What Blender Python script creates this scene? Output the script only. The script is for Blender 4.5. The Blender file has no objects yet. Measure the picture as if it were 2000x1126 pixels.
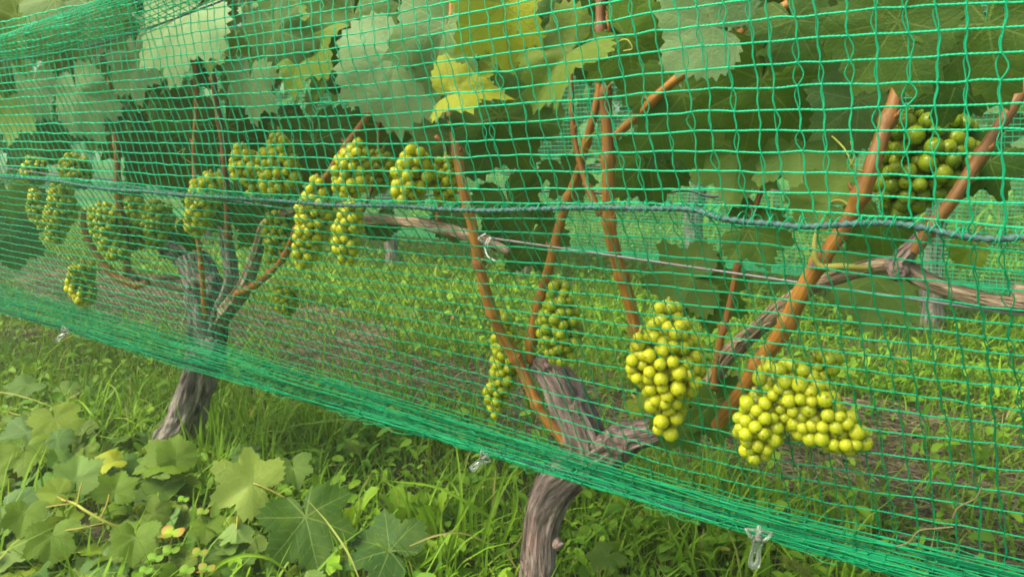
import bpy, math, random
import numpy as np
from mathutils import Vector

# ------------------------------------------------------------------ camera, light, exposure
H = 0.74
PITCH, AZ, FPX = math.radians(11.2), math.radians(34.5), 1450.0
sc = bpy.context.scene
cam_d = bpy.data.cameras.new("camera"); cam = bpy.data.objects.new("camera", cam_d)
sc.collection.objects.link(cam); sc.camera = cam
cam.location = (0, 0, H); cam.rotation_euler = (math.pi/2 - PITCH, 0, AZ)
cam_d.sensor_width = 36; cam_d.lens = FPX/2000*36; cam_d.clip_start = .02; cam_d.clip_end = 400

SUN_EL, SUN_AZ = math.radians(52), math.radians(215)      # azimuth measured clockwise from +Y
world = bpy.data.worlds.new("World"); sc.world = world; world.use_nodes = True
wn = world.node_tree.nodes; wl = world.node_tree.links
bg = wn["Background"]; sky = wn.new("ShaderNodeTexSky"); sky.sky_type = 'NISHITA'; sky.sun_disc = False
sky.sun_elevation = SUN_EL; sky.sun_rotation = SUN_AZ
sky.air_density = 1.0; sky.dust_density = 6.0; sky.ozone_density = .6
wl.new(sky.outputs[0], bg.inputs[0]); bg.inputs[1].default_value = .13
sd = bpy.data.lights.new("sun", 'SUN'); sd.energy = 1.5; sd.angle = math.radians(30); sd.color = (1, .90, .62)
sun = bpy.data.objects.new("sun", sd); sc.collection.objects.link(sun)
sdir = Vector((math.sin(SUN_AZ)*math.cos(SUN_EL), math.cos(SUN_AZ)*math.cos(SUN_EL), math.sin(SUN_EL)))
sun.rotation_euler = sdir.to_track_quat('Z', 'Y').to_euler()
sc.view_settings.view_transform = 'Standard'; sc.view_settings.look = 'None'
sc.view_settings.exposure = 1.35; sc.view_settings.gamma = 1
sc.cycles.filter_width = 1.8; sc.cycles.max_bounces = 8; sc.cycles.transparent_max_bounces = 8

rng = np.random.default_rng(7); random.seed(7)
FW = np.array([-math.sin(AZ)*math.cos(PITCH), math.cos(AZ)*math.cos(PITCH), -math.sin(PITCH)])
RT = np.array([math.cos(AZ), math.sin(AZ), 0.0]); UP = np.cross(RT, FW)

def rayv(px, py):
    px = np.asarray(px, float); py = np.asarray(py, float)
    return FW + RT*((px-1000)/FPX)[..., None] - UP*((py-563)/FPX)[..., None]
def at(px, py, Y):
    d = rayv(px, py); t = Y/d[..., 1]
    p = d*t[..., None]; p[..., 2] += H
    return p
def on_ground(px, py, h=0.0):
    d = rayv(px, py); t = (h-H)/d[..., 2]; p = d*t[..., None]; p[..., 2] += H
    return p
def depth(p): return float(np.dot(np.asarray(p)-np.array([0, 0, H]), FW))

# ------------------------------------------------------------------ noise
_perm = np.random.default_rng(3).random((64, 64, 64))
def vnoise(p, s=1.0):
    p = np.asarray(p, float)*s; i = np.floor(p).astype(int); f = p-i; f = f*f*(3-2*f)
    i %= 64; j = (i+1) % 64
    x0, y0, z0 = i[..., 0], i[..., 1], i[..., 2]; x1, y1, z1 = j[..., 0], j[..., 1], j[..., 2]
    fx, fy, fz = f[..., 0], f[..., 1], f[..., 2]; P = _perm
    a = P[x0, y0, z0]*(1-fx)+P[x1, y0, z0]*fx; b = P[x0, y1, z0]*(1-fx)+P[x1, y1, z0]*fx
    c = P[x0, y0, z1]*(1-fx)+P[x1, y0, z1]*fx; d = P[x0, y1, z1]*(1-fx)+P[x1, y1, z1]*fx
    return ((a*(1-fy)+b*fy)*(1-fz)+(c*(1-fy)+d*fy)*fz)*2-1
def n1(t, seed=0.0, s=1.0):
    t = np.asarray(t, float)
    return vnoise(np.stack([t*s+seed*7.31, np.full_like(t, seed*3.17+.5), np.full_like(t, .37+seed)], -1))

# ------------------------------------------------------------------ mesh builder
class MB:
    def __init__(s): s.v = []; s.tc = []; s.ti = []; s.f = []; s.n = 0; s.mi = []
    def add(s, v, faces, tc=None, tint=None, mi=0):
        v = np.asarray(v, float).reshape(-1, 3); n = len(v)
        s.v.append(v)
        s.tc.append(np.zeros((n, 3)) if tc is None else np.asarray(tc, float).reshape(-1, 3))
        t = np.zeros((n, 3))
        if tint is not None: t[:] = tint
        s.ti.append(t)
        for f in (faces if isinstance(faces, list) else [faces]):
            s.f.append(np.asarray(f, int)+s.n); s.mi.append(np.full(len(f), mi))
        s.n += n
    def build(s, name, mats, parent=None, smooth=True):
        me = bpy.data.meshes.new(name)
        V = np.concatenate(s.v)
        origin = np.zeros(3)
        if parent is not None: origin = np.array(parent.location)
        me.vertices.add(len(V)); me.vertices.foreach_set("co", (V-origin).ravel().astype(np.float32))
        tot = np.concatenate([np.full(len(f), f.shape[1]) for f in s.f])
        loops = np.concatenate([f.ravel() for f in s.f])
        me.loops.add(len(loops)); me.loops.foreach_set("vertex_index", loops.astype(np.int32))
        me.polygons.add(len(tot))
        me.polygons.foreach_set("loop_start", np.concatenate([[0], np.cumsum(tot)[:-1]]).astype(np.int32))
        me.polygons.foreach_set("loop_total", tot.astype(np.int32))
        if not isinstance(mats, (list, tuple)): mats = [mats]
        for m in mats: me.materials.append(m)
        me.polygons.foreach_set("material_index", np.concatenate(s.mi).astype(np.int32))
        me.polygons.foreach_set("use_smooth", np.full(len(tot), smooth))
        for nm, arr in (("tc", s.tc), ("tint", s.ti)):
            a = me.attributes.new(nm, 'FLOAT_VECTOR', 'POINT')
            a.data.foreach_set("vector", np.concatenate(arr).ravel().astype(np.float32))
        me.update(calc_edges=True)
        o = bpy.data.objects.new(name, me); sc.collection.objects.link(o)
        if parent is not None: o.parent = parent
        return o

def tag(o, label=None, cat=None, group=None, kind=None):
    for k, v in (("label", label), ("category", cat), ("group", group), ("kind", kind)):
        if v: o[k] = v
    return o
def empty(name, loc, label, cat, group=None):
    o = bpy.data.objects.new(name, None); sc.collection.objects.link(o); o.location = [float(c) for c in loc]
    o.empty_display_size = .05
    return tag(o, label, cat, group)

def spline(pts, n):
    P = np.asarray(pts, float); m = len(P)
    if m == 2:
        u = np.linspace(0, 1, n)[:, None]; return P[0]*(1-u)+P[1]*u
    d = np.r_[0, np.cumsum(np.linalg.norm(np.diff(P[:, :3], axis=0), axis=1)+1e-9)]
    T = np.zeros_like(P)
    T[1:-1] = (P[2:]-P[:-2])/(d[2:]-d[:-2])[:, None]; T[0] = (P[1]-P[0])/(d[1]-d[0]); T[-1] = (P[-1]-P[-2])/(d[-1]-d[-2])
    u = np.linspace(0, d[-1], n); i = np.clip(np.searchsorted(d, u, 'right')-1, 0, m-2)
    h = (d[i+1]-d[i]); s = ((u-d[i])/h)[:, None]; h = h[:, None]
    return (P[i]*(2*s**3-3*s**2+1)+T[i]*h*(s**3-2*s**2+s)+P[i+1]*(3*s**2-2*s**3)+T[i+1]*h*(s**3-s**2))

def tube(mb, p, r, sides=6, tint=(0, 0, 0), twist=0.0, ell=1.0, disp=None, ref=(0, 1, 0), cap=True, mi=0):
    p = np.asarray(p, float); n = len(p); r = np.broadcast_to(np.asarray(r, float), (n,))
    t = np.gradient(p, axis=0); t /= np.linalg.norm(t, axis=1)[:, None]+1e-12
    ref = np.asarray(ref, float)
    if abs((t@ref)).mean() > .92: ref = np.array([.3, .1, .95])
    a = np.cross(t, ref); a /= np.linalg.norm(a, axis=1)[:, None]+1e-9; b = np.cross(t, a)
    L = np.r_[0, np.cumsum(np.linalg.norm(np.diff(p, axis=0), axis=1))]
    th = np.linspace(0, 2*np.pi, sides, endpoint=False)[None]+0*L[:, None]
    rr = r[:, None]*np.ones((1, sides))
    tc = np.stack([np.cos(th)*r.mean(), np.sin(th)*r.mean(), np.repeat(L[:, None], sides, 1)], -1)
    if disp is not None: rr = rr+disp(np.cos(th), np.sin(th), np.repeat(L[:, None], sides, 1), rr)
    ca, sa = np.cos(th), np.sin(th)*ell
    if twist:
        w = twist*L[:, None]; ca, sa = ca*np.cos(w)-sa*np.sin(w), ca*np.sin(w)+sa*np.cos(w)
    v = p[:, None]+a[:, None]*(ca*rr)[..., None]+b[:, None]*(sa*rr)[..., None]
    i = np.arange(n-1)[:, None]*sides; k = np.arange(sides)[None]; k2 = (k+1) % sides
    q = np.stack([i+k, i+k2, i+sides+k2, i+sides+k], -1).reshape(-1, 4)
    fs = [q]
    if cap: fs += [np.arange(sides)[::-1][None], (np.arange(sides)+(n-1)*sides)[None]]
    mb.add(v.reshape(-1, 3), fs, tc.reshape(-1, 3), tint, mi)

# ------------------------------------------------------------------ materials
class NB:
    def __init__(s, name):
        s.m = bpy.data.materials.new(name); s.m.use_nodes = True; s.t = s.m.node_tree
        s.b = s.t.nodes["Principled BSDF"]; s.out = s.t.nodes["Material Output"]
    def new(s, typ, **k):
        n = s.t.nodes.new(typ)
        for a, b in k.items(): setattr(n, a, b)
        return n
    def link(s, a, b): s.t.links.new(a, b)
    def put(s, x, sock):
        if isinstance(x, (int, float)): sock.default_value = x
        elif isinstance(x, tuple): sock.default_value = x if len(x) == 4 or sock.type == 'VECTOR' else (*x, 1)
        else: s.link(x, sock)
    def math(s, op, a, b=0.0, c=None):
        n = s.new("ShaderNodeMath", operation=op); s.put(a, n.inputs[0]); s.put(b, n.inputs[1])
        if c is not None: s.put(c, n.inputs[2])
        return n.outputs[0]
    def mix(s, f, a, b, blend='MIX'):
        n = s.new("ShaderNodeMix", data_type='RGBA', blend_type=blend)
        s.put(f, n.inputs[0]); s.put(a, n.inputs[6]); s.put(b, n.inputs[7]); return n.outputs[2]
    def attr(s, nm): return s.new("ShaderNodeAttribute", attribute_name=nm).outputs["Vector"]
    def sep(s, v):
        n = s.new("ShaderNodeSeparateXYZ"); s.link(v, n.inputs[0]); return n.outputs
    def scale(s, v, k):
        n = s.new("ShaderNodeVectorMath", operation='MULTIPLY'); s.link(v, n.inputs[0]); n.inputs[1].default_value = k; return n.outputs[0]
    def noise(s, v, sc_, det=3, rough=.55, dist=0):
        n = s.new("ShaderNodeTexNoise"); s.link(v, n.inputs["Vector"]); n.inputs["Scale"].default_value = sc_
        n.inputs["Detail"].default_value = det; n.inputs["Roughness"].default_value = rough; n.inputs["Distortion"].default_value = dist
        return n.outputs[0]
    def ramp(s, f, stops):
        n = s.new("ShaderNodeMapRange"); s.link(f, n.inputs[0]); n.inputs[1].default_value, n.inputs[2].default_value = stops
        return n.outputs[0]
    def bump(s, h, st, d=.01):
        n = s.new("ShaderNodeBump"); s.link(h, n.inputs["Height"]); n.inputs["Strength"].default_value = st; n.inputs["Distance"].default_value = d
        s.link(n.outputs[0], s.b.inputs["Normal"]); return n.outputs[0]
    def P(s, **k):
        for a, b in k.items(): s.put(b, s.b.inputs[a.replace("_", " ")])

def bark_mat(name, c1, c2, c3, rough=.85, st=.8):
    m = NB(name); tc = m.attr("tc")
    v = m.scale(tc, (1, 1, .15))
    a = m.noise(v, 260, 5, .65); b = m.noise(v, 70, 3); c = m.noise(m.scale(tc, (1, 1, .5)), 25, 3)
    col = m.mix(m.ramp(a, (.35, .68)), c1, c2); col = m.mix(m.math('MULTIPLY', m.ramp(c, (.48, .68)), .75), col, c3)
    col = m.mix(m.ramp(b, (.3, .5)), (c1[0]*.35, c1[1]*.35, c1[2]*.35), col)
    m.P(Base_Color=col, Roughness=rough); m.b.inputs["Specular IOR Level"].default_value = .25
    m.bump(m.math('ADD', a, m.math('MULTIPLY', b, 1.6)), st, .006); return m.m
M = {}
M['bark'] = bark_mat("old_bark", (.13, .098, .085), (.41, .325, .285), (.25, .165, .14))
M['grey'] = bark_mat("grey_bark", (.125, .118, .098), (.44, .41, .345), (.22, .19, .155))
M['strip'] = bark_mat("stripping_bark", (.22, .16, .09), (.62, .50, .34), (.40, .31, .20))
def cane_mat():
    m = NB("cane_bark"); tc = m.attr("tc"); ti = m.sep(m.attr("tint"))
    v = m.scale(tc, (1, 1, .06)); a = m.noise(v, 420, 3, .6); b = m.noise(tc, 28, 3)
    col = m.mix(m.ramp(a, (.3, .7)), (.24, .10, .016), (.50, .235, .032))
    col = m.mix(m.math('MULTIPLY', m.ramp(b, (.45, .75)), .6), col, (.14, .065, .032))
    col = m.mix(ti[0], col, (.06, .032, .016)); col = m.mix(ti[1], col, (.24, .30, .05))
    m.P(Base_Color=col, Roughness=.55); m.bump(a, .25, .002); return m.m
M['cane'] = cane_mat()

def leaf_mat(name, veins=True):
    m = NB(name); tc = m.attr("tc"); x, y, z = m.sep(tc); ti = m.sep(m.attr("tint"))
    base = m.mix(ti[0], (.007, .062, .007), (.072, .200, .013))
    base = m.mix(ti[1], base, (.42, .46, .025))
    geo = m.new("ShaderNodeNewGeometry"); back = geo.outputs["Backfacing"]
    base = m.mix(m.math('MULTIPLY', back, .45), base, (.20, .33, .085))
    base = m.mix(ti[2], base, (.25, .41, .19))  # pale tone; on canopy leaves it paints the sheen of net haze
    nz = m.noise(tc, 9, 4, .6); base = m.mix(m.math('MULTIPLY', m.ramp(nz, (.3, .75)), .35), base, m.mix(.5, base, (.02, .05, .01)))
    nb = m.noise(tc, 26, 3)
    base = m.mix(m.math('MULTIPLY', m.ramp(m.noise(tc, 13, 2, .4), (.70, .74)), .6), base, (.22, .15, .045))
    base = m.mix(m.math('MULTIPLY', m.ramp(m.noise(tc, 3.1, 3), (.5, .75)), .4), base, m.mix(.5, base, (.22, .30, .03)))
    if veins:
        phi = m.math('ARCTAN2', x, y)
        fold = m.math('SUBTRACT', m.math('MODULO', m.math('ADD', m.math('ADD', phi, 26/57.3), 6*52/57.3), 52/57.3), 26/57.3)
        r = m.math('SQRT', m.math('ADD', m.math('MULTIPLY', x, x), m.math('MULTIPLY', y, y)))
        al = m.math('MULTIPLY', r, m.math('COSINE', fold)); pe = m.math('ABSOLUTE', m.math('MULTIPLY', r, m.math('SINE', fold)))
        main = m.math('LESS_THAN', pe, m.math('SUBTRACT', .013, m.math('MULTIPLY', r, .009)))
        sec = m.math('SUBTRACT', al, m.math('MULTIPLY', pe, .85))
        fr = m.math('ABSOLUTE', m.math('SUBTRACT', m.math('FRACT', m.math('MULTIPLY', sec, 5.5)), .5))
        second = m.math('MULTIPLY', m.math('LESS_THAN', fr, .026), .6)
        vein = m.math('MAXIMUM', main, second)
        vc = m.mix(ti[2], (.18, .27, .055), (.30, .42, .22))
        col = m.mix(m.math('MULTIPLY', vein, m.math('ADD', .62, m.math('MULTIPLY', back, .3))), base, vc)
        pil = m.math('ADD', m.math('MULTIPLY', m.math('SMOOTH_MIN', fr, .22, .2), .9), m.math('ADD', nb, m.math('MULTIPLY', m.noise(tc, 70, 2), .35)))
        nrm = m.bump(m.math('SUBTRACT', pil, m.math('MULTIPLY', vein, .5)), .4, .0025)
    else:
        col = base; nrm = m.bump(nb, .3, .004)
    m.P(Base_Color=col, Roughness=.55); m.b.inputs["Specular IOR Level"].default_value = .22
    tr = m.new("ShaderNodeBsdfTranslucent"); m.link(m.mix(.35, col, (.5, .62, .05), 'MIX'), tr.inputs[0])
    ms = m.new("ShaderNodeMixShader"); ms.inputs[0].default_value = .27
    m.link(m.b.outputs[0], ms.inputs[1]); m.link(tr.outputs[0], ms.inputs[2]); m.link(ms.outputs[0], m.out.inputs[0])
    return m.m
M['leaf'] = leaf_mat("vine_leaf_surface"); M['farleaf'] = leaf_mat("far_leaf_surface", False)

def blade_mat(name, ca, cb, cdry, tr_f=.3):
    m = NB(name); ti = m.sep(m.attr("tint")); tc = m.attr("tc")
    col = m.mix(ti[0], ca, cb); col = m.mix(ti[1], col, cdry)
    nz = m.noise(tc, 30, 2); col = m.mix(m.math('MULTIPLY', nz, .3), col, ca)
    m.P(Base_Color=col, Roughness=.55); m.b.inputs['Specular IOR Level'].default_value = .25
    tr = m.new("ShaderNodeBsdfTranslucent"); m.link(m.mix(.3, col, (.4, .5, .05)), tr.inputs[0])
    ms = m.new("ShaderNodeMixShader"); ms.inputs[0].default_value = tr_f
    m.link(m.b.outputs[0], ms.inputs[1]); m.link(tr.outputs[0], ms.inputs[2]); m.link(ms.outputs[0], m.out.inputs[0]); return m.m
M['grass'] = blade_mat("grass_blades", (.095, .235, .009), (.28, .49, .03), (.46, .40, .14))
M['weed'] = blade_mat("weed_leaves", (.075, .21, .012), (.30, .52, .032), (.45, .13, .05))
M['straw'] = blade_mat("dry_straw", (.10, .085, .04), (.32, .27, .14), (.09, .065, .04), .05)

def net_mat():
    m = NB("green_twine"); tc = m.attr("tc"); a = m.noise(m.scale(tc, (1, 1, 1)), 700, 2)
    ti = m.sep(m.attr("tint"))
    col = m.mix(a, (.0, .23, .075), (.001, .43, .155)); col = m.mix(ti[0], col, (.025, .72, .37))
    m.P(Base_Color=col, Roughness=.5); m.b.inputs["Specular IOR Level"].default_value = .25
    tr = m.new("ShaderNodeBsdfTranslucent"); m.link(col, tr.inputs[0])
    ms = m.new("ShaderNodeMixShader"); ms.inputs[0].default_value = .25
    m.link(m.b.outputs[0], ms.inputs[1]); m.link(tr.outputs[0], ms.inputs[2]); m.link(ms.outputs[0], m.out.inputs[0]); return m.m
M['net'] = net_mat()
def plain(name, col, rough=.5, metal=0, **k):
    m = NB(name); tc = m.attr("tc"); a = m.noise(tc, 300, 3)
    m.P(Base_Color=m.mix(a, (col[0]*.7, col[1]*.7, col[2]*.7), (min(1, col[0]*1.25), min(1, col[1]*1.25), min(1, col[2]*1.25))), Roughness=rough, Metallic=metal)
    return m.m
M['cord'] = plain("blue_grey_cord", (.045, .125, .115), .7)
M['hem'] = plain('dark_teal_cord', (.004, .07, .045), .9)
M['black'] = plain("black_tube", (.012, .016, .02), .45)
M['wire'] = plain("galvanised_wire", (.24, .25, .26), .5, .5)
M['white'] = plain("white_tie", (.75, .78, .76), .5)
def clear_mat():
    m = NB("clear_plastic"); m.P(Base_Color=(.62, .72, .62), Roughness=.2, IOR=1.45)
    m.b.inputs["Transmission Weight"].default_value = .85
    return m.m
M['clear'] = clear_mat()
def berry_mat():
    m = NB("grape_skin"); tc = m.attr("tc"); ti = m.sep(m.attr("tint"))
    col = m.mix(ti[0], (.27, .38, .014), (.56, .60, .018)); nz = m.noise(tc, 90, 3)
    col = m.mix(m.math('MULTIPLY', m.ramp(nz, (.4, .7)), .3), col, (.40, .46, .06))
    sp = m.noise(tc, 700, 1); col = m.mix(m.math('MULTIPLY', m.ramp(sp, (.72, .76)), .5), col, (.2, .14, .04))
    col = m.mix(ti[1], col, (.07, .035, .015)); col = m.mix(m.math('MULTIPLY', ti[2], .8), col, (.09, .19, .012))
    m.bump(m.noise(tc, 130, 2), .12, .002); m.P(Base_Color=col, Roughness=m.math('ADD', .16, m.math('MULTIPLY', nz, .2))); m.b.inputs["Transmission Weight"].default_value = .24; m.b.inputs["IOR"].default_value = 1.36; m.b.inputs["Subsurface Weight"].default_value = .8
    m.b.inputs["Subsurface Radius"].default_value = (1.0, .9, .2); m.b.inputs["Subsurface Scale"].default_value = .022
    m.b.inputs["Specular IOR Level"].default_value = .5
    return m.m
M['berry'] = berry_mat()
M['stem'] = blade_mat("green_stem", (.16, .26, .04), (.40, .44, .07), (.38, .16, .06), .1)
def soil_mat():
    m = NB("soil"); g = m.new("ShaderNodeNewGeometry"); p = g.outputs["Position"]
    a = m.noise(p, 9, 6, .65); b = m.noise(p, 70, 4, .7); c = m.noise(p, 1.6, 4)
    col = m.mix(m.ramp(b, (.3, .7)), (.03, .025, .013), (.115, .095, .05))
    col = m.mix(m.ramp(a, (.5, .62)), col, (.035, .08, .012)); sy = m.sep(p)[1]; col = m.mix(m.math('MULTIPLY', m.ramp(c, (.35, .6)), .6), col, (.05, .10, .015)); col = m.mix(m.math('MULTIPLY', m.ramp(sy, (2.6, 3.4)), .8), col, (.06, .13, .015))
    m.P(Base_Color=col, Roughness=.95); m.bump(b, 1, .02); return m.m
M['soil'] = soil_mat()

# ------------------------------------------------------------------ ground
def gz(x, y):
    q = np.stack([x, y, 0*x+.2], -1)
    return .016*vnoise(q, 3.1)+.010*vnoise(q, 9.7)+.03*vnoise(q, .7)-.01
def axis(lo, a, b, hi, step):
    mid = np.arange(a, b, step); l = a-(a-lo)*(np.linspace(1, 0, 14)[:-1]**2); r = b+(hi-b)*(np.linspace(0, 1, 14)**2)
    return np.r_[l, mid, r]
gx, gy = axis(-140, -7, 3, 140, .04), axis(-60, -.5, 6.5, 200, .04)
X, Y = np.meshgrid(gx, gy, indexing='ij'); Z = gz(X, Y)
mb = MB(); i = np.arange(len(gx)-1)[:, None]*len(gy)+np.arange(len(gy)-1)[None]
mb.add(np.stack([X, Y, Z], -1).reshape(-1, 3), np.stack([i, i+len(gy), i+len(gy)+1, i+1], -1).reshape(-1, 4))
tag(mb.build("ground", M['soil']), kind="structure")

def bare(x, y):          # 1 = bare straw-covered strip, 0 = lush
    q = np.stack([x, y, 0*x], -1)
    e = .16*vnoise(q, 2.3)+.10*vnoise(q, 6.)
    c1 = 1-np.clip(np.abs(y+e*1.3-1.80)/.38, 0, 1)**3
    return np.clip(c1*1.05+.45*vnoise(q+5, 4.), 0, 1)

def blades(n, xr, yr, h, w, seed, dens, dry=.03, lean=.5, near=1.0):
    g = np.random.default_rng(seed)
    x = g.uniform(*xr, n); y = g.uniform(*yr, n); keep = g.random(n) < dens(x, y)
    x, y = x[keep], y[keep]; n = len(x); z = gz(x, y)
    cl = vnoise(np.stack([x, y, 0*x+9], -1), 5.)
    hh = h*g.uniform(.35, 1.25, n)*(1+.45*cl); ww = w*g.uniform(.6, 1.4, n)
    az = g.uniform(0, 2*np.pi, n); ln = np.abs(g.normal(0, lean, n))+.12
    d = np.stack([np.cos(az), np.sin(az)], -1); s = np.stack([-np.sin(az), np.cos(az)], -1)
    K = 5; u = np.linspace(0, 1, K)[None]
    px = (hh[:, None]*ln[:, None]*u**1.9); pz = hh[:, None]*(u-.32*np.minimum(ln, 1.5)[:, None]*u**2.6)
    wd = ww[:, None]*(1-u**2.2)*.5+.0002
    c = np.stack([x[:, None]+d[:, None, 0]*px, y[:, None]+d[:, None, 1]*px, z[:, None]+pz-.004], -1)
    S = np.stack([s[:, None, 0]*wd, s[:, None, 1]*wd, 0*wd+.25*wd], -1)
    v = np.stack([c-S, c+S], 2).reshape(-1, 3)
    b = (np.arange(n)*K*2)[:, None]+(np.arange(K-1)*2)[None]
    f = np.stack([b, b+1, b+3, b+2], -1).reshape(-1, 4)
    br = np.clip(g.normal(.45, .25, n)+.3*cl, 0, 1); dr = (g.random(n) < dry)*g.uniform(.5, 1, n)
    ti = np.repeat(np.stack([br, dr, 0*br], -1)[:, None], K*2, 1).reshape(-1, 3)
    return v, f, v, ti
def lush(k=1.0, far=3.0):
    def f(x, y):
        r = np.hypot(x, y); q = np.stack([x, y, 0*x+2], -1)
        view = (y > -.1)*(y > -x*.18-.25)
        return view*(1-.90*bare(x, y))*k*np.clip(1.0+.8*vnoise(q, 3.), .15, 1)*np.clip((far/np.maximum(r, .3))**1.6, 0, 1)
    return f
mb = MB()
mb.add(*blades(150000, (-7, 1.2), (.15, 4.3), .085, .0035, 1, lush(.95, 2.2), .04, .7))
mb.add(*blades(26000, (-3.2, .9), (.25, 2.0), .15, .0048, 2, lush(.5, 2.), .03, .55))
mb.add(*blades(60000, (-12, 4), (2.0, 8), .11, .008, 3, lush(1, 6), .03, .6))
mb.add(*blades(26000, (-26, 9), (6, 17), .22, .035, 5, lambda x, y: .9+0*x, .02, .6))
mb.add(*blades(2500, (-3, .9), (1.3, 2.2), .07, .003, 4, lambda x, y: .5+0*x, .3, .8))
tag(mb.build("grass", M['grass']), kind="stuff")

def broad(n, xr, yr, size, seed, dens, zmax=.06, K=8):
    g = np.random.default_rng(seed)
    x = g.uniform(*xr, n); y = g.uniform(*yr, n); keep = g.random(n) < dens(x, y); x, y = x[keep], y[keep]; n = len(x)
    z = gz(x, y)+g.uniform(.004, zmax, n)*(1+.4*vnoise(np.stack([x, y, 0*x+4], -1), 4.))
    s = size*g.uniform(.5, 1.35, n); az = g.uniform(0, 2*np.pi, n); tilt = g.normal(.25, .45, n); rl = g.normal(0, .4, n)
    a = np.stack([np.cos(az)*np.cos(tilt), np.sin(az)*np.cos(tilt), np.sin(tilt)], -1)
    b = np.stack([-np.sin(az)*np.cos(rl), np.cos(az)*np.cos(rl), np.sin(rl)], -1)
    th = np.linspace(0, 2*np.pi, K, endpoint=False); ux, uy = np.cos(th), np.sin(th)*.5*(1+.15*np.cos(th))
    rim = np.stack([x, y, z], -1)[:, None]+s[:, None, None]*(ux[None, :, None]*a[:, None]+uy[None, :, None]*b[:, None])
    rim[..., 2] -= (s[:, None]*(ux**2)[None]*.3)
    c = np.stack([x, y, z], -1)[:, None]-np.array([0, 0, 1])*s[:, None, None]*.15
    v = np.concatenate([rim, c], 1).reshape(-1, 3)
    k = np.arange(K); f = np.stack([k, (k+1) % K, 0*k+K], -1)
    f = ((np.arange(n)*(K+1))[:, None, None]+f[None]).reshape(-1, 3)
    br = np.clip(g.normal(.42, .27, n)+.35*vnoise(np.stack([x, y, 0*x], -1), 6.), 0, 1)
    dr = (g.random(n) < .008)*g.random(n)
    ti = np.repeat(np.stack([br, dr, 0*br], -1)[:, None], K+1, 1).reshape(-1, 3)
    return v, f, v, ti
mb = MB()
mb.add(*broad(120000, (-6, 1.2), (.2, 4.2), .0085, 11, lush(1, 2.1)))
mb.add(*broad(22000, (-4, 1), (.2, 2.6), .017, 12, lush(.7, 2.0), .09))
mb.add(*broad(30000, (-11, 3), (2.2, 7), .02, 13, lush(1, 5), .08, 6))
tag(mb.build("ground_cover", M['weed']), kind="stuff")

def strawset(n, seed):
    g = np.random.default_rng(seed); x = g.uniform(-4.5, 1, n); y = g.uniform(1.25, 2.5, n)
    k = g.random(n) < bare(x, y)*1.1+.05; x, y = x[k], y[k]; n = len(x)
    L = g.uniform(.012, .075, n); az = g.normal(.1, .9, n); el = g.normal(0, .17, n); cv = g.normal(0, .22, n)
    z0 = gz(x, y)+g.uniform(.001, .016, n); u = np.linspace(-.5, .5, 4)[None]
    dx, dy = np.cos(az), np.sin(az); w = g.uniform(.0005, .0013, n)[:, None]
    c = np.stack([x[:, None]+L[:, None]*(u*dx[:, None]-cv[:, None]*u*u*dy[:, None]*2), y[:, None]+L[:, None]*(u*dy[:, None]+cv[:, None]*u*u*dx[:, None]*2), z0[:, None]+L[:, None]*u*el[:, None]], -1)
    S = np.stack([-dy[:, None]*w+0*u, dx[:, None]*w+0*u, w*.7+0*u], -1)
    v = np.stack([c-S, c+S], 2).reshape(-1, 3); b = (np.arange(n)*8)[:, None]+(np.arange(3)*2)[None]
    f = np.stack([b, b+1, b+3, b+2], -1).reshape(-1, 4)
    ti = np.repeat(np.stack([g.random(n)**1.3, (g.random(n) < .25)*1., 0*x], -1)[:, None], 8, 1).reshape(-1, 3)
    return v, f, v, ti
mb = MB(); mb.add(*strawset(52000, 21)); tag(mb.build("dry_straw", M['straw']), kind="stuff")

# ------------------------------------------------------------------ leaves
def leaf_template(seed, teeth=34, rings=(.3, .62, .86, 1.0), lobe=1.0, per=2):
    g = np.random.default_rng(seed); n = teeth*per
    ph = np.linspace(-172, 172, n)
    ka = [0, 27, 50, 78, 104, 135, 158, 172]; kr = np.array([1.0, .80, .93, .74, .80, .66, .52, .30])
    kr = kr.mean()+.02+(kr-kr.mean())*1.0; kr[1] -= .17*lobe; kr[3] -= .15*lobe
    krL = kr*(1+g.normal(0, .05, 8)); krR = kr*(1+g.normal(0, .05, 8)); krL[0] = krR[0] = 1
    r = np.where(ph < 0, np.interp(-ph, ka, krL), np.interp(ph, ka, krR))
    amp = .075*g.uniform(.4, 1.4, n)*(np.abs(ph) < 168)
    r = r*(1+np.where(np.arange(n) % per == per//2, amp, -amp*.5))
    a = np.radians(ph); pts = [np.zeros((1, 2))]
    for t in rings:
        sm = np.convolve(np.r_[r[:3][::-1], r, r[-3:][::-1]], np.ones(7)/7, 'valid')
        rr = (r if t == 1.0 else sm*t)
        pts.append(np.stack([np.sin(a)*rr, np.cos(a)*rr], -1))
    P = np.concatenate(pts); fs = []
    k = np.arange(n-1); fs.append(np.stack([0*k, 1+k+1, 1+k], -1))
    q = []
    for j in range(len(rings)-1):
        b0, b1 = 1+j*n, 1+(j+1)*n; q.append(np.stack([b0+k, b0+k+1, b1+k+1, b1+k], -1))
    if q: fs.append(np.concatenate(q))
    return P, fs
TPL = [leaf_template(s, 32, lobe=l) for s, l in ((1, 1), (2, .5), (3, 1.4), (4, 0), (5, .8))]
LOW = [leaf_template(s, 11, (.55, 1.0), lobe=1, per=2) for s in (6, 7, 8)]

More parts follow.
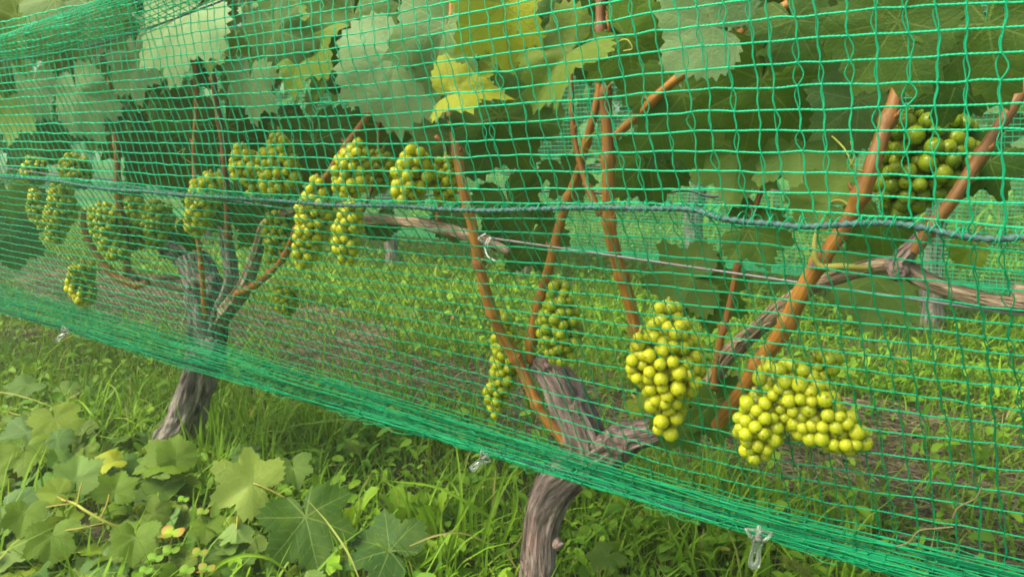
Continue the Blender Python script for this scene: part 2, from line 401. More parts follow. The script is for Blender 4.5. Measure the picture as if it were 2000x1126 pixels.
def leaf_points(tp, L, cup, fold, curl, g, wav=.05):
    P, fs = tp; x, y = P[:, 0], P[:, 1]; r2 = x*x+y*y; ph = np.arctan2(x, y)
    sx = x*math.cos(fold*.9)
    z = -cup*r2*.5+np.abs(x)*math.sin(fold)-curl*np.clip(y, 0, 2)**2*.6
    wav = wav*1.5
    z = z+wav*np.sqrt(r2)*np.sin(ph*g.integers(2, 4)+g.uniform(0, 6))+wav*.25*r2*np.sin(ph*9+g.uniform(0, 6))+.05*vnoise(np.stack([x, y, 0*x+g.uniform(0, 30)], -1), 3.2)
    z = z-.008*np.exp(-((((np.degrees(ph)+26) % 52)-26)/7)**2)*np.sqrt(r2)*0.8
    return np.stack([sx, y, z], -1)*L, fs, np.stack([x, y, 0*x+g.uniform(0, 9)], -1)

def frame(n, t):
    n = n/np.linalg.norm(n); t = t-n*np.dot(n, t); t /= np.linalg.norm(t)+1e-9
    return np.stack([np.cross(t, n), t, n], 0)        # rows x, y(tip), z(normal)
def put_leaf(mb, tp, pos, n, t, L, tint, g, cup=.25, fold=.2, curl=.2, wav=.05, stem=None, mi=0):
    v, fs, tc = leaf_points(tp, L, cup, fold, curl, g, wav); B = frame(np.asarray(n, float), np.asarray(t, float))
    mb.add(v@B+np.asarray(pos), fs, tc, tint, mi)

def stem_curve(a, b, sag=.01, n=7):
    a, b = np.asarray(a), np.asarray(b); u = np.linspace(0, 1, n)[:, None]
    p = a*(1-u)+b*u; p[:, 2] += (4*u[:, 0]*(1-u[:, 0]))*sag; return p

def hero(px, py, Y, span, ang, tint, parent, name="leaf", label=None, yaw=0, pitch=0, cup=.25, fold=.15, curl=.2, tp=0, stem=0, flip=False, wav=.05, ground=False, stem_col=(.6, .3, 0), cat=None):
    g = np.random.default_rng(int(px*7+py*13))
    c = at(np.array(px), np.array(py), Y) if not ground else on_ground(np.array(px), np.array(py), Y)
    tocam = np.array([0, 0, H])-c; D = np.linalg.norm(tocam); n = tocam/D
    R = np.cross(n, [0, 0, 1]); R = -R/np.linalg.norm(R); U = np.cross(n, R); 
    if U[2] < 0: U = -U
    zz = depth(c); L = span*zz/FPX/1.65
    a = math.radians(ang); t = R*math.cos(a)-U*math.sin(a)
    def rot(v, ax, th):
        return v*math.cos(th)+np.cross(ax, v)*math.sin(th)+ax*np.dot(ax, v)*(1-math.cos(th))
    yw, pt = math.radians(yaw), math.radians(pitch)
    n2 = rot(rot(n, U, yw), R, -pt); t2 = rot(rot(t, U, yw), R, -pt)
    if flip: n2 = -n2
    pos = c-t2*L*.2
    mb = MB(); put_leaf(mb, TPL[tp], pos, n2, t2, L, tint, g, cup, fold, curl, wav)
    if ground and parent is None:
        e = empty(name, (pos[0], pos[1], 0.0), label, cat or "leaf"); o = mb.build("blade", M['leaf'], e)
        if stem:
            s = MB(); tube(s, stem_curve(pos, pos-t2*stem*L-np.array([0, 0, .01]), .006), .0016, 6, stem_col); s.build("petiole", M['stem'], e)
        return e
    o = mb.build(name, M['leaf'], parent)
    if label: o["label"] = label
    if stem:
        s = MB(); tube(s, stem_curve(pos, pos-t2*stem*L*.6-n2*stem*L*.6, .006), .0014, 6, stem_col)
        st = s.build("petiole", M['stem'], None); st.parent = o; st.matrix_parent_inverse = o.matrix_world.inverted()
        if parent is not None: 
            st.matrix_parent_inverse.identity(); st.location = -np.array(parent.location)
    return o

# ------------------------------------------------------------------ vines
LABEL_V = {
 'A': "grey gnarled grapevine farther along the net, hung with many small bunches",
 'B': "nearest grapevine, its forked reddish-brown trunk coming out under the net hem",
 'C': "dark leafy grapevine at the far end of the netted row",
 'D': "leafy grapevine whose big green leaves press against the net above the brown cordon"}
VX = {'A': -1.50, 'B': -.60, 'C': -3.0, 'D': .42}
V = {k: empty("grapevine", (x, .92, 0), LABEL_V[k], "grapevine", "grapevines trained behind the front net") for k, x in VX.items()}

def barkdisp(amp, seed=0, knots=1.0):
    def f(c, s, L, r):
        q = np.stack([c*2.2+seed, s*2.2, L*9], -1); q2 = np.stack([c*7, s*7+seed, L*14], -1); q3 = np.stack([c*16, s*16, L*40+seed], -1)
        rid = np.abs(vnoise(q2))
        return r*(amp*knots*vnoise(q, 1)*.9+amp*(.6-1.3*rid)*.8+amp*.35*vnoise(q3))
    return f
def wood(name, pts, mat, parent, amp=.3, seed=0, sides=40, base=None, tint=(0, 0, 0), step=.004, kn=1.0):
    P = []
    for (px, py, Y_, rp) in pts:
        p = at(np.array(px), np.array(py), Y_); P.append([*p, rp*depth(p)/FPX])
    if base is not None: P = [list(b) for b in base]+P
    P = np.array(P); L = np.linalg.norm(np.diff(P[:, :3], axis=0), axis=1).sum(); n = max(8, int(L/step))
    S = spline(P, n); S[:, 3] = np.maximum(S[:, 3], .0008)
    mb = MB(); tube(mb, S[:, :3], S[:, 3], sides, tint, disp=barkdisp(amp, seed, kn))
    g_ = np.random.default_rng(seed+500); t_ = np.gradient(S[:, :3], axis=0); t_ /= np.linalg.norm(t_, axis=1)[:, None]
    for _ in range(int(L*380)):          # lifted bark strips
        k0 = g_.integers(2, n-2); ln = int(g_.uniform(.012, .05)/step)+3; ks = np.arange(k0, min(k0+ln, n)); 
        if len(ks) < 4: continue
        a_ = g_.uniform(0, 2*np.pi); e1 = np.cross(t_[k0], [0, 1, 0.01]); e1 /= np.linalg.norm(e1); e2 = np.cross(t_[k0], e1)
        rd = e1*math.cos(a_)+e2*math.sin(a_); sdv = -e1*math.sin(a_)+e2*math.cos(a_); u_ = np.linspace(0, 1, len(ks))
        lift = 1.0+amp*.12+(.04+.25*g_.random()**2)*np.abs(u_*2-1 if g_.random() < .5 else u_)**2
        c_ = S[ks, :3]+rd*(S[ks, 3]*lift)[:, None]+sdv*(u_*g_.normal(0, .003))[:, None]; w_ = g_.uniform(.0007, .0028)*np.sin(np.pi*(u_*.9+.05))[:, None]
        v_ = np.stack([c_-sdv*w_, c_+rd*w_*.3, c_+sdv*w_], 1).reshape(-1, 3); i_ = (np.arange(len(ks)-1)*3)[:, None]+np.arange(2)[None]
        tcv = np.repeat(np.stack([u_*0+a_, u_*0+k0, u_*.05], -1)[:, None], 3, 1).reshape(-1, 3); tcv[:, 0] += np.tile([0, .003, .006], len(ks))
        mb.add(v_, np.stack([i_, i_+1, i_+4, i_+3], -1).reshape(-1, 4), tcv)
    return mb.build(name, mat, parent)
def cane(pts, parent, tint=(0, 0, 0), up=None, brown_shade=0, step=.006, nodes=.075, name="cane"):
    P = []
    for (px, py, Y_, rp) in pts:
        p = at(np.array(px), np.array(py), Y_); P.append([*p, rp*depth(p)/FPX])
    if up is not None:
        q = np.array(P[-1]); P.append([q[0]+up[0], q[1]+up[1], q[2]+up[2], q[3]*.7])
    P = np.array(P); L = np.linalg.norm(np.diff(P[:, :3], axis=0), axis=1).sum(); n = max(8, int(L/step)); S = spline(P, n)
    l = np.linspace(0, L, n); fr = np.abs(((l/nodes+random.random()) % 1)-.5)*nodes
    ti = 0
    r = S[:, 3]*(1+.38*np.exp(-((fr)/.005)**2)); r *= 1+.05*n1(l, random.random()*9, 60)
    p = S[:, :3]+np.stack([n1(l, 1+P[0, 0], 12), n1(l, 2+P[0, 2], 12), 0*l], -1)*S[:, 3:4]*.5
    buds = []; nds = [k for k in range(3, n-3) if fr[k] < fr[k-1] and fr[k] <= fr[k+1]]
    for q_, k in enumerate(nds):
        sd_ = np.array([1 if q_ % 2 else -1, -.5, .5]); sd_ /= np.linalg.norm(sd_); rr_ = min(r[k], .0045)
        bm_ = MB(); buds.append(bm_); tube(bm_, spline([p[k]+sd_*r[k]*.6, p[k]+sd_*(r[k]+rr_*.3)+[0, 0, rr_*.4], p[k]+sd_*(r[k]+rr_*.6)+[0, 0, rr_*1.1]], 8), np.array([.55, .58, .56, .5, .42, .32, .2, .08])*rr_, 8, (.45, 0, 0))
    if brown_shade:
        tv = np.zeros((n, 14, 3)); tv[:] = tint; tv[..., 0] = np.maximum(tv[..., 0], brown_shade*np.clip((np.linspace(0, 1, n)-.30)/.22, 0, 1)[:, None]); tint = tv.reshape(-1, 3)  # upper cane darkened: brown bark plus leaf shade put into the tint
    mb = MB(); tube(mb, p, r, 14, tint, cap=not brown_shade); o = mb.build(name, M['cane'], parent)
    for bm_ in buds:
        b_ = bm_.build("bud", M['cane'], None); b_.parent = o; b_.location = -np.array(parent.location)
    return o

A, B, C_, D_ = V['A'], V['B'], V['C'], V['D']
# trunk B and its fork
bb = at(np.array(1052), np.array(1126), .90)
wood("trunk", [(1052, 1126, .90, 31), (1060, 1010, .90, 33), (1082, 950, .90, 38), (1130, 905, .90, 37), (1165, 880, .90, 32)], M['bark'], B, .2, 3, 72,
     base=[[bb[0]-.015, .90, -.06, .032], [bb[0]-.004, .90, .10, .023]], step=.003)
wood("arm", [(1150, 905, .90, 36), (1140, 850, .895, 33), (1112, 790, .89, 29), (1085, 740, .885, 27), (1050, 702, .885, 20)], M['bark'], B, .42, 8, 56, step=.003)
wood("arm", [(1130, 915, .90, 34), (1185, 878, .90, 36), (1240, 850, .90, 27), (1290, 838, .90, 22), (1330, 800, .895, 16)], M['bark'], B, .42, 14, 56, step=.003)
wood("arm", [(1318, 815, .895, 14), (1388, 745, .885, 13), (1425, 690, .87, 15), (1500, 625, .85, 14), (1560, 572, .83, 13), (1622, 545, .81, 13),
             (1700, 522, .80, 15), (1758, 520, .80, 18), (1800, 545, .80, 16), (1900, 580, .80, 14), (2010, 602, .80, 13), (2200, 640, .80, 15)], M['strip'], B, .22, 21, 40)
wood("spur", [(1745, 528, .80, 18), (1765, 500, .79, 15), (1800, 462, .785, 12)], M['bark'], B, .25, 4, 30)
# trunk A
ab = at(np.array(350), np.array(880), .92)
wood("trunk", [(362, 820, .92, 30), (388, 740, .92, 30), (403, 670, .92, 33), (402, 600, .92, 33), (388, 545, .92, 30), (372, 500, .92, 26)], M['grey'], A, .26, 31, 64,
     base=[[ab[0]-.07, .92, -.05, .042], [ab[0]-.035, .92, .03, .036]], step=.004)
wood("arm", [(415, 660, .92, 20), (436, 600, .92, 16), (452, 545, .92, 12), (445, 480, .92, 9), (430, 400, .92, 8)], M['grey'], A, .5, 37, 40)
wood("arm", [(430, 620, .92, 16), (475, 565, .9, 13), (500, 500, .9, 10), (520, 440, .88, 9), (620, 402, .84, 8), (700, 426, .80, 10), (760, 428, .80, 9), (830, 438, .80, 10), (905, 456, .80, 11), (950, 470, .80, 9), (995, 492, .80, 6)], M['strip'], A, .34, 41, 34)
wood("arm", [(385, 560, .92, 20), (350, 555, .92, 14), (310, 550, .91, 11), (270, 545, .9, 9), (245, 530, .88, 8)], M['strip'], A, .3, 45, 30)
wood("arm", [(400, 545, .93, 15), (350, 500, .94, 13), (325, 470, .95, 10), (335, 420, .95, 7)], M['grey'], A, .5, 47, 30)
def knot(px, py, Y_, rp, parent, mat, seed, sq=(1, 1, 1)):
    c = at(np.array(px), np.array(py), Y_); r = rp*depth(c)/FPX
    th = np.linspace(0.02, np.pi-.02, 34); ph = np.linspace(0, 2*np.pi, 48, endpoint=False); T, Q = np.meshgrid(th, ph, indexing='ij')
    d = np.stack([np.sin(T)*np.cos(Q), np.sin(T)*np.sin(Q), np.cos(T)], -1)
    k = 1+.35*vnoise(d+seed, 1.4)+.22*(.5-np.abs(vnoise(d+seed, 4.)))*1.4+.07*vnoise(d+seed, 11.)
    v = d*k[..., None]*r*np.array(sq)+c; i = (np.arange(33)*48)[:, None]; a = np.arange(48)[None]; b = (a+1) % 48
    mb = MB(); mb.add(v.reshape(-1, 3), [np.stack([i+a, i+48+a, i+48+b, i+b], -1).reshape(-1, 4), np.arange(48)[None], (np.arange(48)[::-1]+33*48)[None]], (d*r*1.0).reshape(-1, 3))
    mb.build("knot", mat, parent)
for a_ in [(1150, 893, .895, 32), (1212, 866, .89, 29), (1062, 715, .88, 22), (1118, 800, .89, 28), (1100, 770, .89, 20)]: knot(*a_, B, M['bark'], a_[0]*.1)
for a_ in [(1090, 1062, .872, 9), (1752, 524, .79, 19), (1592, 516, .77, 8)]: knot(*a_, B, M['bark'], a_[0]*.1)
for a_ in [(402, 560, .91, 27), (332, 488, .94, 16), (404, 690, .895, 30), (262, 548, .88, 10)]: knot(*a_, A, M['grey'], a_[0]*.1)
# canes of B
cane([(1245, 655, .86, 13), (1225, 575, .84, 12), (1205, 500, .82, 12.5), (1190, 420, .80, 12), (1187, 330, .79, 12), (1184, 240, .79, 11.5), (1178, 140, .79, 11), (1172, 30, .80, 10)], B, up=(.02, 0, .3), brown_shade=.6)
cane([(1200, 268, .79, 8), (1245, 225, .785, 9), (1300, 172, .78, 9), (1370, 118, .78, 10), (1450, 60, .79, 10), (1540, 10, .80, 10)], B, up=(.2, .02, .12))
cane([(1110, 868, .87, 10), (1060, 800, .86, 11), (1018, 715, .85, 11), (985, 660, .83, 11), (955, 580, .81, 11.5), (932, 500, .795, 11), (915, 430, .785, 10.5), (897, 340, .78, 10), (885, 230, .79, 9), (880, 120, .8, 8)], B, up=(0, .02, .3))
cane([(1035, 705, .87, 10), (1052, 600, .86, 9.5), (1080, 500, .85, 9.5), (1108, 400, .84, 9), (1135, 320, .83, 8), (1160, 220, .83, 8), (1180, 100, .84, 7)], B, up=(.03, .02, .3))
cane([(1175, 420, .80, 7), (1140, 345, .80, 6), (1122, 270, .80, 5), (1115, 150, .80, 5), (1105, 20, .80, 5)], B, (.25, 0, 0), up=(0, 0, .25))
cane([(1395, 830, .84, 11), (1440, 770, .83, 14), (1478, 710, .815, 15), (1525, 650, .80, 16.5), (1565, 585, .79, 17), (1605, 510, .78, 16), (1650, 430, .775, 15.5), (1692, 345, .77, 16), (1722, 270, .78, 15), (1748, 190, .80, 14), (1775, 60, .84, 13)], B, up=(.02, .05, .25), brown_shade=.45)
cane([(1392, 760, .87, 7), (1402, 680, .87, 7), (1425, 590, .87, 6.5), (1450, 480, .87, 6), (1478, 400, .87, 5.5), (1520, 300, .87, 5), (1575, 190, .87, 4.5), (1600, 60, .88, 4)], B, (.35, 0, 0), up=(.0, 0, .2))
cane([(1785, 490, .785, 12), (1820, 440, .78, 12), (1868, 380, .78, 13), (1915, 310, .79, 12.5), (1965, 230, .80, 12), (2020, 130, .82, 12)], B, (.5, 0, 0), up=(.1, .02, .2), brown_shade=.9)
cane([(1700, 524, .79, 5), (1640, 520, .77, 7), (1598, 518, .765, 6), (1590, 480, .765, 5), (1597, 440, .77, 3)], B, (0, .8, 0))
# canes of A and further
cane([(262, 555, .86, 7), (225, 538, .84, 7), (190, 500, .82, 6), (168, 455, .81, 5.5), (165, 410, .81, 5)], A)
cane([(290, 552, .87, 6), (262, 556, .86, 6.5), (225, 540, .845, 6)], A)
cane([(250, 528, .84, 7), (243, 460, .83, 7), (232, 380, .82, 6.5), (226, 300, .82, 6), (218, 200, .83, 6), (215, 120, .84, 5)], A, (.3, 0, 0), up=(0, 0, .3))
cane([(404, 620, .80, 4.5), (396, 550, .79, 5), (388, 470, .79, 4.5), (380, 380, .79, 4.5), (378, 300, .80, 4), (384, 190, .81, 4)], A, up=(0, 0, .3))
cane([(462, 575, .87, 6), (505, 552, .85, 6.5), (545, 515, .83, 6), (575, 455, .81, 6), (598, 410, .79, 6), (635, 350, .77, 6.5), (672, 290, .77, 6.5), (715, 230, .78, 6), (770, 160, .80, 5.5), (800, 60, .82, 5)], A, (.1, 0, 0), up=(.05, 0, .3))
cane([(450, 480, .9, 6), (442, 380, .9, 6), (438, 300, .9, 6), (420, 190, .9, 5.5), (410, 60, .9, 5)], A, (.6, 0, 0), up=(0, 0, .3))
cane([(855, 440, .82, 6), (862, 340, .82, 5), (872, 290, .81, 5), (850, 265, .8, 3)], A, (.2, 0, 0))
cane([(705, 425, .8, 4), (735, 330, .83, 4), (740, 230, .85, 4)], A, (.4, .0, 0), up=(0, 0, .3))
# neighbours (mostly out of frame)
for k, x in (('C', VX['C']), ('D', VX['D'])):
    o = V[k]; mb = MB(); S = spline([[x+.03, .92, -.05, .045], [x-.01, .93, .2, .036], [x, .90, .38, .04], [x+.02, .9, .58, .03]], 120)
    tube(mb, S[:, :3], S[:, 3], 40, disp=barkdisp(.25, x)); mb.build("trunk", M['grey'], o)
    for s in (-1, 1):
        mb = MB(); S = spline([[x, .9, .45, .022], [x+s*.14, .86, .56, .014], [x+s*.42, .81, .60, .011]], 80)
        tube(mb, S[:, :3], S[:, 3], 24, disp=barkdisp(.3, x+s)); mb.build("arm", M['strip'], o)
        mb = MB(); S = spline([[x+s*.2, .84, .57, .006], [x+s*.22, .80, .85, .0055], [x+s*.16, .84, 1.4, .004]], 60)
        tube(mb, S[:, :3], S[:, 3], 10); mb.build("cane", M['cane'], o)

# ------------------------------------------------------------------ grape bunches
def sphere_t(nu=14, nv=9):
    th = np.linspace(0, np.pi, nv+1)[1:-1]; ph = np.linspace(0, 2*np.pi, nu, endpoint=False)
    T, Pp = np.meshgrid(th, ph, indexing='ij')
    v = np.stack([np.sin(T)*np.cos(Pp), np.sin(T)*np.sin(Pp), np.cos(T)], -1).reshape(-1, 3); v = np.r_[v, [[0, 0, 1], [0, 0, -1]]]
    m = nv-1; i = (np.arange(m-1)*nu)[:, None]; k = np.arange(nu)[None]; k2 = (k+1) % nu
    q = np.stack([i+k, i+nu+k, i+nu+k2, i+k2], -1).reshape(-1, 4); k = np.arange(nu); k2 = (k+1) % nu
    t = np.r_[np.stack([0*k+m*nu, k, k2], -1), np.stack([0*k+m*nu+1, (m-1)*nu+k2, (m-1)*nu+k], -1)]
    return v, [q, t]
SPH = sphere_t(16, 10)
scar = np.clip((-SPH[0][:, 2]-.985)/.015, 0, 1)
def bunch(axis_pts, parent, label, Y_=.75, bd=.0165, seed=0, bright=.6, fill=1.0, shade=0.0):
    """axis_pts: (px, py, halfwidth px) from the stalk down"""
    g = np.random.default_rng(seed+100); P = []
    for (px, py, hw) in axis_pts:
        p = at(np.array(px), np.array(py), Y_); P.append([*p, max(hw*depth(p)/FPX-bd*.5, .002)])
    P = np.array(P); S = spline(P, 60); cen, rad = S[:, :3], np.maximum(S[:, 3], .003)
    pts = np.zeros((0, 3)); rs = np.zeros(0); out = []; L = np.linalg.norm(cen[-1]-cen[0])
    target = int(fill*(L*2*np.pi*(rad.mean()+.002)/(bd**2*.50)+14)); tries = 0
    yax = np.cross(cen[-1]-cen[0], [0, 1, 0]); yax /= np.linalg.norm(yax)
    while len(pts) < target and tries < 7000:
        tries += 1; k = g.integers(0, 60); a = g.uniform(0, 2*np.pi); lump = 1+.22*vnoise(np.array([math.cos(a)*1.3+seed, math.sin(a)*1.3, k*.09]), 1.)
        rr = rad[k]*lump*(1 if g.random() < .8 else g.uniform(.4, .9))
        c = cen[k]+(yax*math.cos(a)+np.array([0, 1, 0])*math.sin(a)*.85)*rr+g.normal(0, .0012, 3)
        r = bd*.5*g.uniform(.76, 1.1)
        if len(pts) and (np.linalg.norm(pts-c, axis=1) < (rs+r)*.74).any(): continue
        pts = np.r_[pts, c[None]]; rs = np.r_[rs, r]; out.append(k)
    inner = int(len(pts)*.45)
    for _ in range(inner):
        k = g.integers(3, 57); a = g.uniform(0, 2*np.pi); c = cen[k]+(yax*math.cos(a)+np.array([0, 1, 0])*math.sin(a))*max(rad[k]-bd*.62, 0)*g.uniform(.6, 1)
        pts = np.r_[pts, c[None]]; rs = np.r_[rs, bd*.47]; out.append(k)
    mb = MB(); sv, sf = SPH
    for j, (c, r, k) in enumerate(zip(pts, rs, out)):
        d = c-cen[k]; d = d/(np.linalg.norm(d)+1e-6)+np.array([0, 0, -.7])+g.normal(0, .35, 3); d /= np.linalg.norm(d)
        Bf = frame(-d, np.array([.3, .2, 1.]))
        v = sv*np.array([1, 1, g.uniform(1.0, 1.08)])*r
        ti = np.zeros((len(sv), 3)); ti[:, 0] = np.clip(bright+g.normal(0, .18), 0, 1); ti[:, 1] = scar*.9; ti[:, 2] = max(0, .35-bright)*2.4*g.random()  # dim bunches get darker, greener berries: canopy shade put into their colour
        mb.add(v@Bf+c, sf, v*1.0+g.uniform(0, 5, 3), ti)
    o = mb.build("grape_bunch", M['berry'], parent)
    if label: o["label"] = label
    mb = MB(); top = cen[0]+np.array([g.normal(0, .004), 0, .012])
    tube(mb, np.r_[top[None], cen[:50:6]], np.linspace(.0022, .001, 10), 6, (.6, .2, 0))
    for c, k in list(zip(pts, out))[::2]:
        tube(mb, np.stack([cen[max(k-5, 0)], (cen[k]+c)/2, c]), .0007, 4, (.6, .1, 0), cap=False)
    st = mb.build("bunch_stem", M['stem'], None); st.parent = o; st.location = -np.array(parent.location)
    return o
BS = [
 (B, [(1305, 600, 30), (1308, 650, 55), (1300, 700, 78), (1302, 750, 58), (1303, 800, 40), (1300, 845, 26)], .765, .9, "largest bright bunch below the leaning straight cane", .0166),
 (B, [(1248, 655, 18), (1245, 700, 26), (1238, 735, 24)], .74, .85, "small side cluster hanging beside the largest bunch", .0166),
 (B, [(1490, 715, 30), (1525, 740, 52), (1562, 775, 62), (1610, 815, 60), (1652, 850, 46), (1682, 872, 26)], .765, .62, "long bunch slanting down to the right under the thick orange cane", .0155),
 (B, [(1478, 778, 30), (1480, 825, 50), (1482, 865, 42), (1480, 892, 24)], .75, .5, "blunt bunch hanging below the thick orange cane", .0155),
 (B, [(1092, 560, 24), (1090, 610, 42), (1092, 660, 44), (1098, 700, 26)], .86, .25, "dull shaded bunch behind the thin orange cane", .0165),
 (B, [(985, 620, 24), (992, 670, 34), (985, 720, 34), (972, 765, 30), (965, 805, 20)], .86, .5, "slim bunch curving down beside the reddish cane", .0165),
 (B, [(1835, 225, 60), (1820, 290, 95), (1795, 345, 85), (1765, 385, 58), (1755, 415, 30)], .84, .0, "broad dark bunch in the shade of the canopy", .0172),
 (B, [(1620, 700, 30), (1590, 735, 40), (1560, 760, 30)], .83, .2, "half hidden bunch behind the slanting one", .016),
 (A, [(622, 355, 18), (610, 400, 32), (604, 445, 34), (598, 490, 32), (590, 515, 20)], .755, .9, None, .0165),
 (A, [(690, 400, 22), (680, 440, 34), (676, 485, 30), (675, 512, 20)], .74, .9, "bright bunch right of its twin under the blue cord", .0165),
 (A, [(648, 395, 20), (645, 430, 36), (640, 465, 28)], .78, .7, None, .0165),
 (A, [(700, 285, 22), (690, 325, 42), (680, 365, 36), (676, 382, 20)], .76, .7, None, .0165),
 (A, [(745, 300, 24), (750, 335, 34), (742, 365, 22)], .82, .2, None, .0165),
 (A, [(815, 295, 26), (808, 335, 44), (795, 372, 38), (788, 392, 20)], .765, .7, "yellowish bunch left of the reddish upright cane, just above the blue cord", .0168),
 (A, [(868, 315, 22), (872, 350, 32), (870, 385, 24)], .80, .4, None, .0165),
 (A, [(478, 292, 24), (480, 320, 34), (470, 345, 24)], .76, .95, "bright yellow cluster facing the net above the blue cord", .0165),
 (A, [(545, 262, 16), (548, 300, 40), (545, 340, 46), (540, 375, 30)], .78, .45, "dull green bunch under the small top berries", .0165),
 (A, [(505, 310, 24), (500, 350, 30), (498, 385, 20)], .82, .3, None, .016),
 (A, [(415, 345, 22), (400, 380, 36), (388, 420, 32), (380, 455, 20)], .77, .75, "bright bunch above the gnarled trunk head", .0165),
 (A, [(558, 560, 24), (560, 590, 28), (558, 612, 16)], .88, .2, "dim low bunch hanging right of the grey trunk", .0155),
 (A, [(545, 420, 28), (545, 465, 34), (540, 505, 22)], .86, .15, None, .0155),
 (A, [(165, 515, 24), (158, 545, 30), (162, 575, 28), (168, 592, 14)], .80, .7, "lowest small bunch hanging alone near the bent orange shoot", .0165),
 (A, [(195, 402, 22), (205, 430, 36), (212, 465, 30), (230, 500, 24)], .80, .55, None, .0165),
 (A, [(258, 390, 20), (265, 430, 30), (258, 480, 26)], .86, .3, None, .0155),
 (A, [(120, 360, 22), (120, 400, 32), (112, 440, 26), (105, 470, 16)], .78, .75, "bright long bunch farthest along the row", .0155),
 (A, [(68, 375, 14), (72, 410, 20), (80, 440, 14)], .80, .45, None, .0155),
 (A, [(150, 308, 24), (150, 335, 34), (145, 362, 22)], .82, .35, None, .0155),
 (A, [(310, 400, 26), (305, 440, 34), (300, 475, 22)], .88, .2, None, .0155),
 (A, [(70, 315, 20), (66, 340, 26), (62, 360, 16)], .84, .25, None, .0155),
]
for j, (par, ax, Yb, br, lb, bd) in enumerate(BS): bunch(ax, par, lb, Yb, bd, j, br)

# ------------------------------------------------------------------ canopy foliage (random leaves behind the net)
def canopy(k, n, seed, xr):
    g = np.random.default_rng(seed); mb = MB(); st = MB(); x0 = VX[k]; cnt = 0
    while cnt < n:
        x = g.uniform(*xr); y = g.uniform(.69, 1.22); z = g.uniform(.62, 1.75)
        right = np.clip((x+.95)/.5, 0, 1)
        # opening in the fruit zone
        th = .80-.0*right+.05*vnoise(np.array([x*6., y*3, 1.]))
        if z < th and (g.random() < .80 or y < .86): continue
        if right > .3 and z < .84 and (g.random() < .35 or y < .84): continue
        if z < 1.12 and y < .76 and x > -1.1: continue
        L = g.uniform(.045, .078); tl = g.normal(0, .5, 2)
        nrm = np.array([g.normal(0, .5), -1+g.normal(0, .5), .35+g.normal(0, .45)])
        if y > 1.02: nrm = -nrm*np.array([1, 1, -1]) if g.random() < .7 else nrm
        t = np.array([g.normal(0, .6), g.normal(-.1, .3), -1.0])
        ti = (np.clip(g.normal(.24, .25), 0, 1), max(0, g.normal(-.02, .06)), np.clip(g.normal(-.02, .09), 0, 1) if y < .85 else 0)
        p = np.array([x, y, z]); put_leaf(mb, TPL[g.integers(0, 5)], p, nrm, t, L, ti, g, g.uniform(.1, .6), g.uniform(0, .45), g.uniform(-.1, .5), .07)
        b = p+np.array([g.normal(0, .03), .05, .03+g.uniform(0, .03)])
        tube(st, stem_curve(p, b, .01, 5), .0013, 5, (.5, g.random()*.4, 0), cap=False); cnt += 1
    mb.build("foliage", M['leaf'], V[k]); st.build("leaf_stalks", M['stem'], V[k])["kind"] = "stuff"
canopy('C', 420, 51, (-4.3, -1.95)); canopy('A', 330, 52, (-1.95, -1.0)); canopy('B', 300, 53, (-1.02, -.08)); canopy('D', 260, 54, (-.1, 1.1))

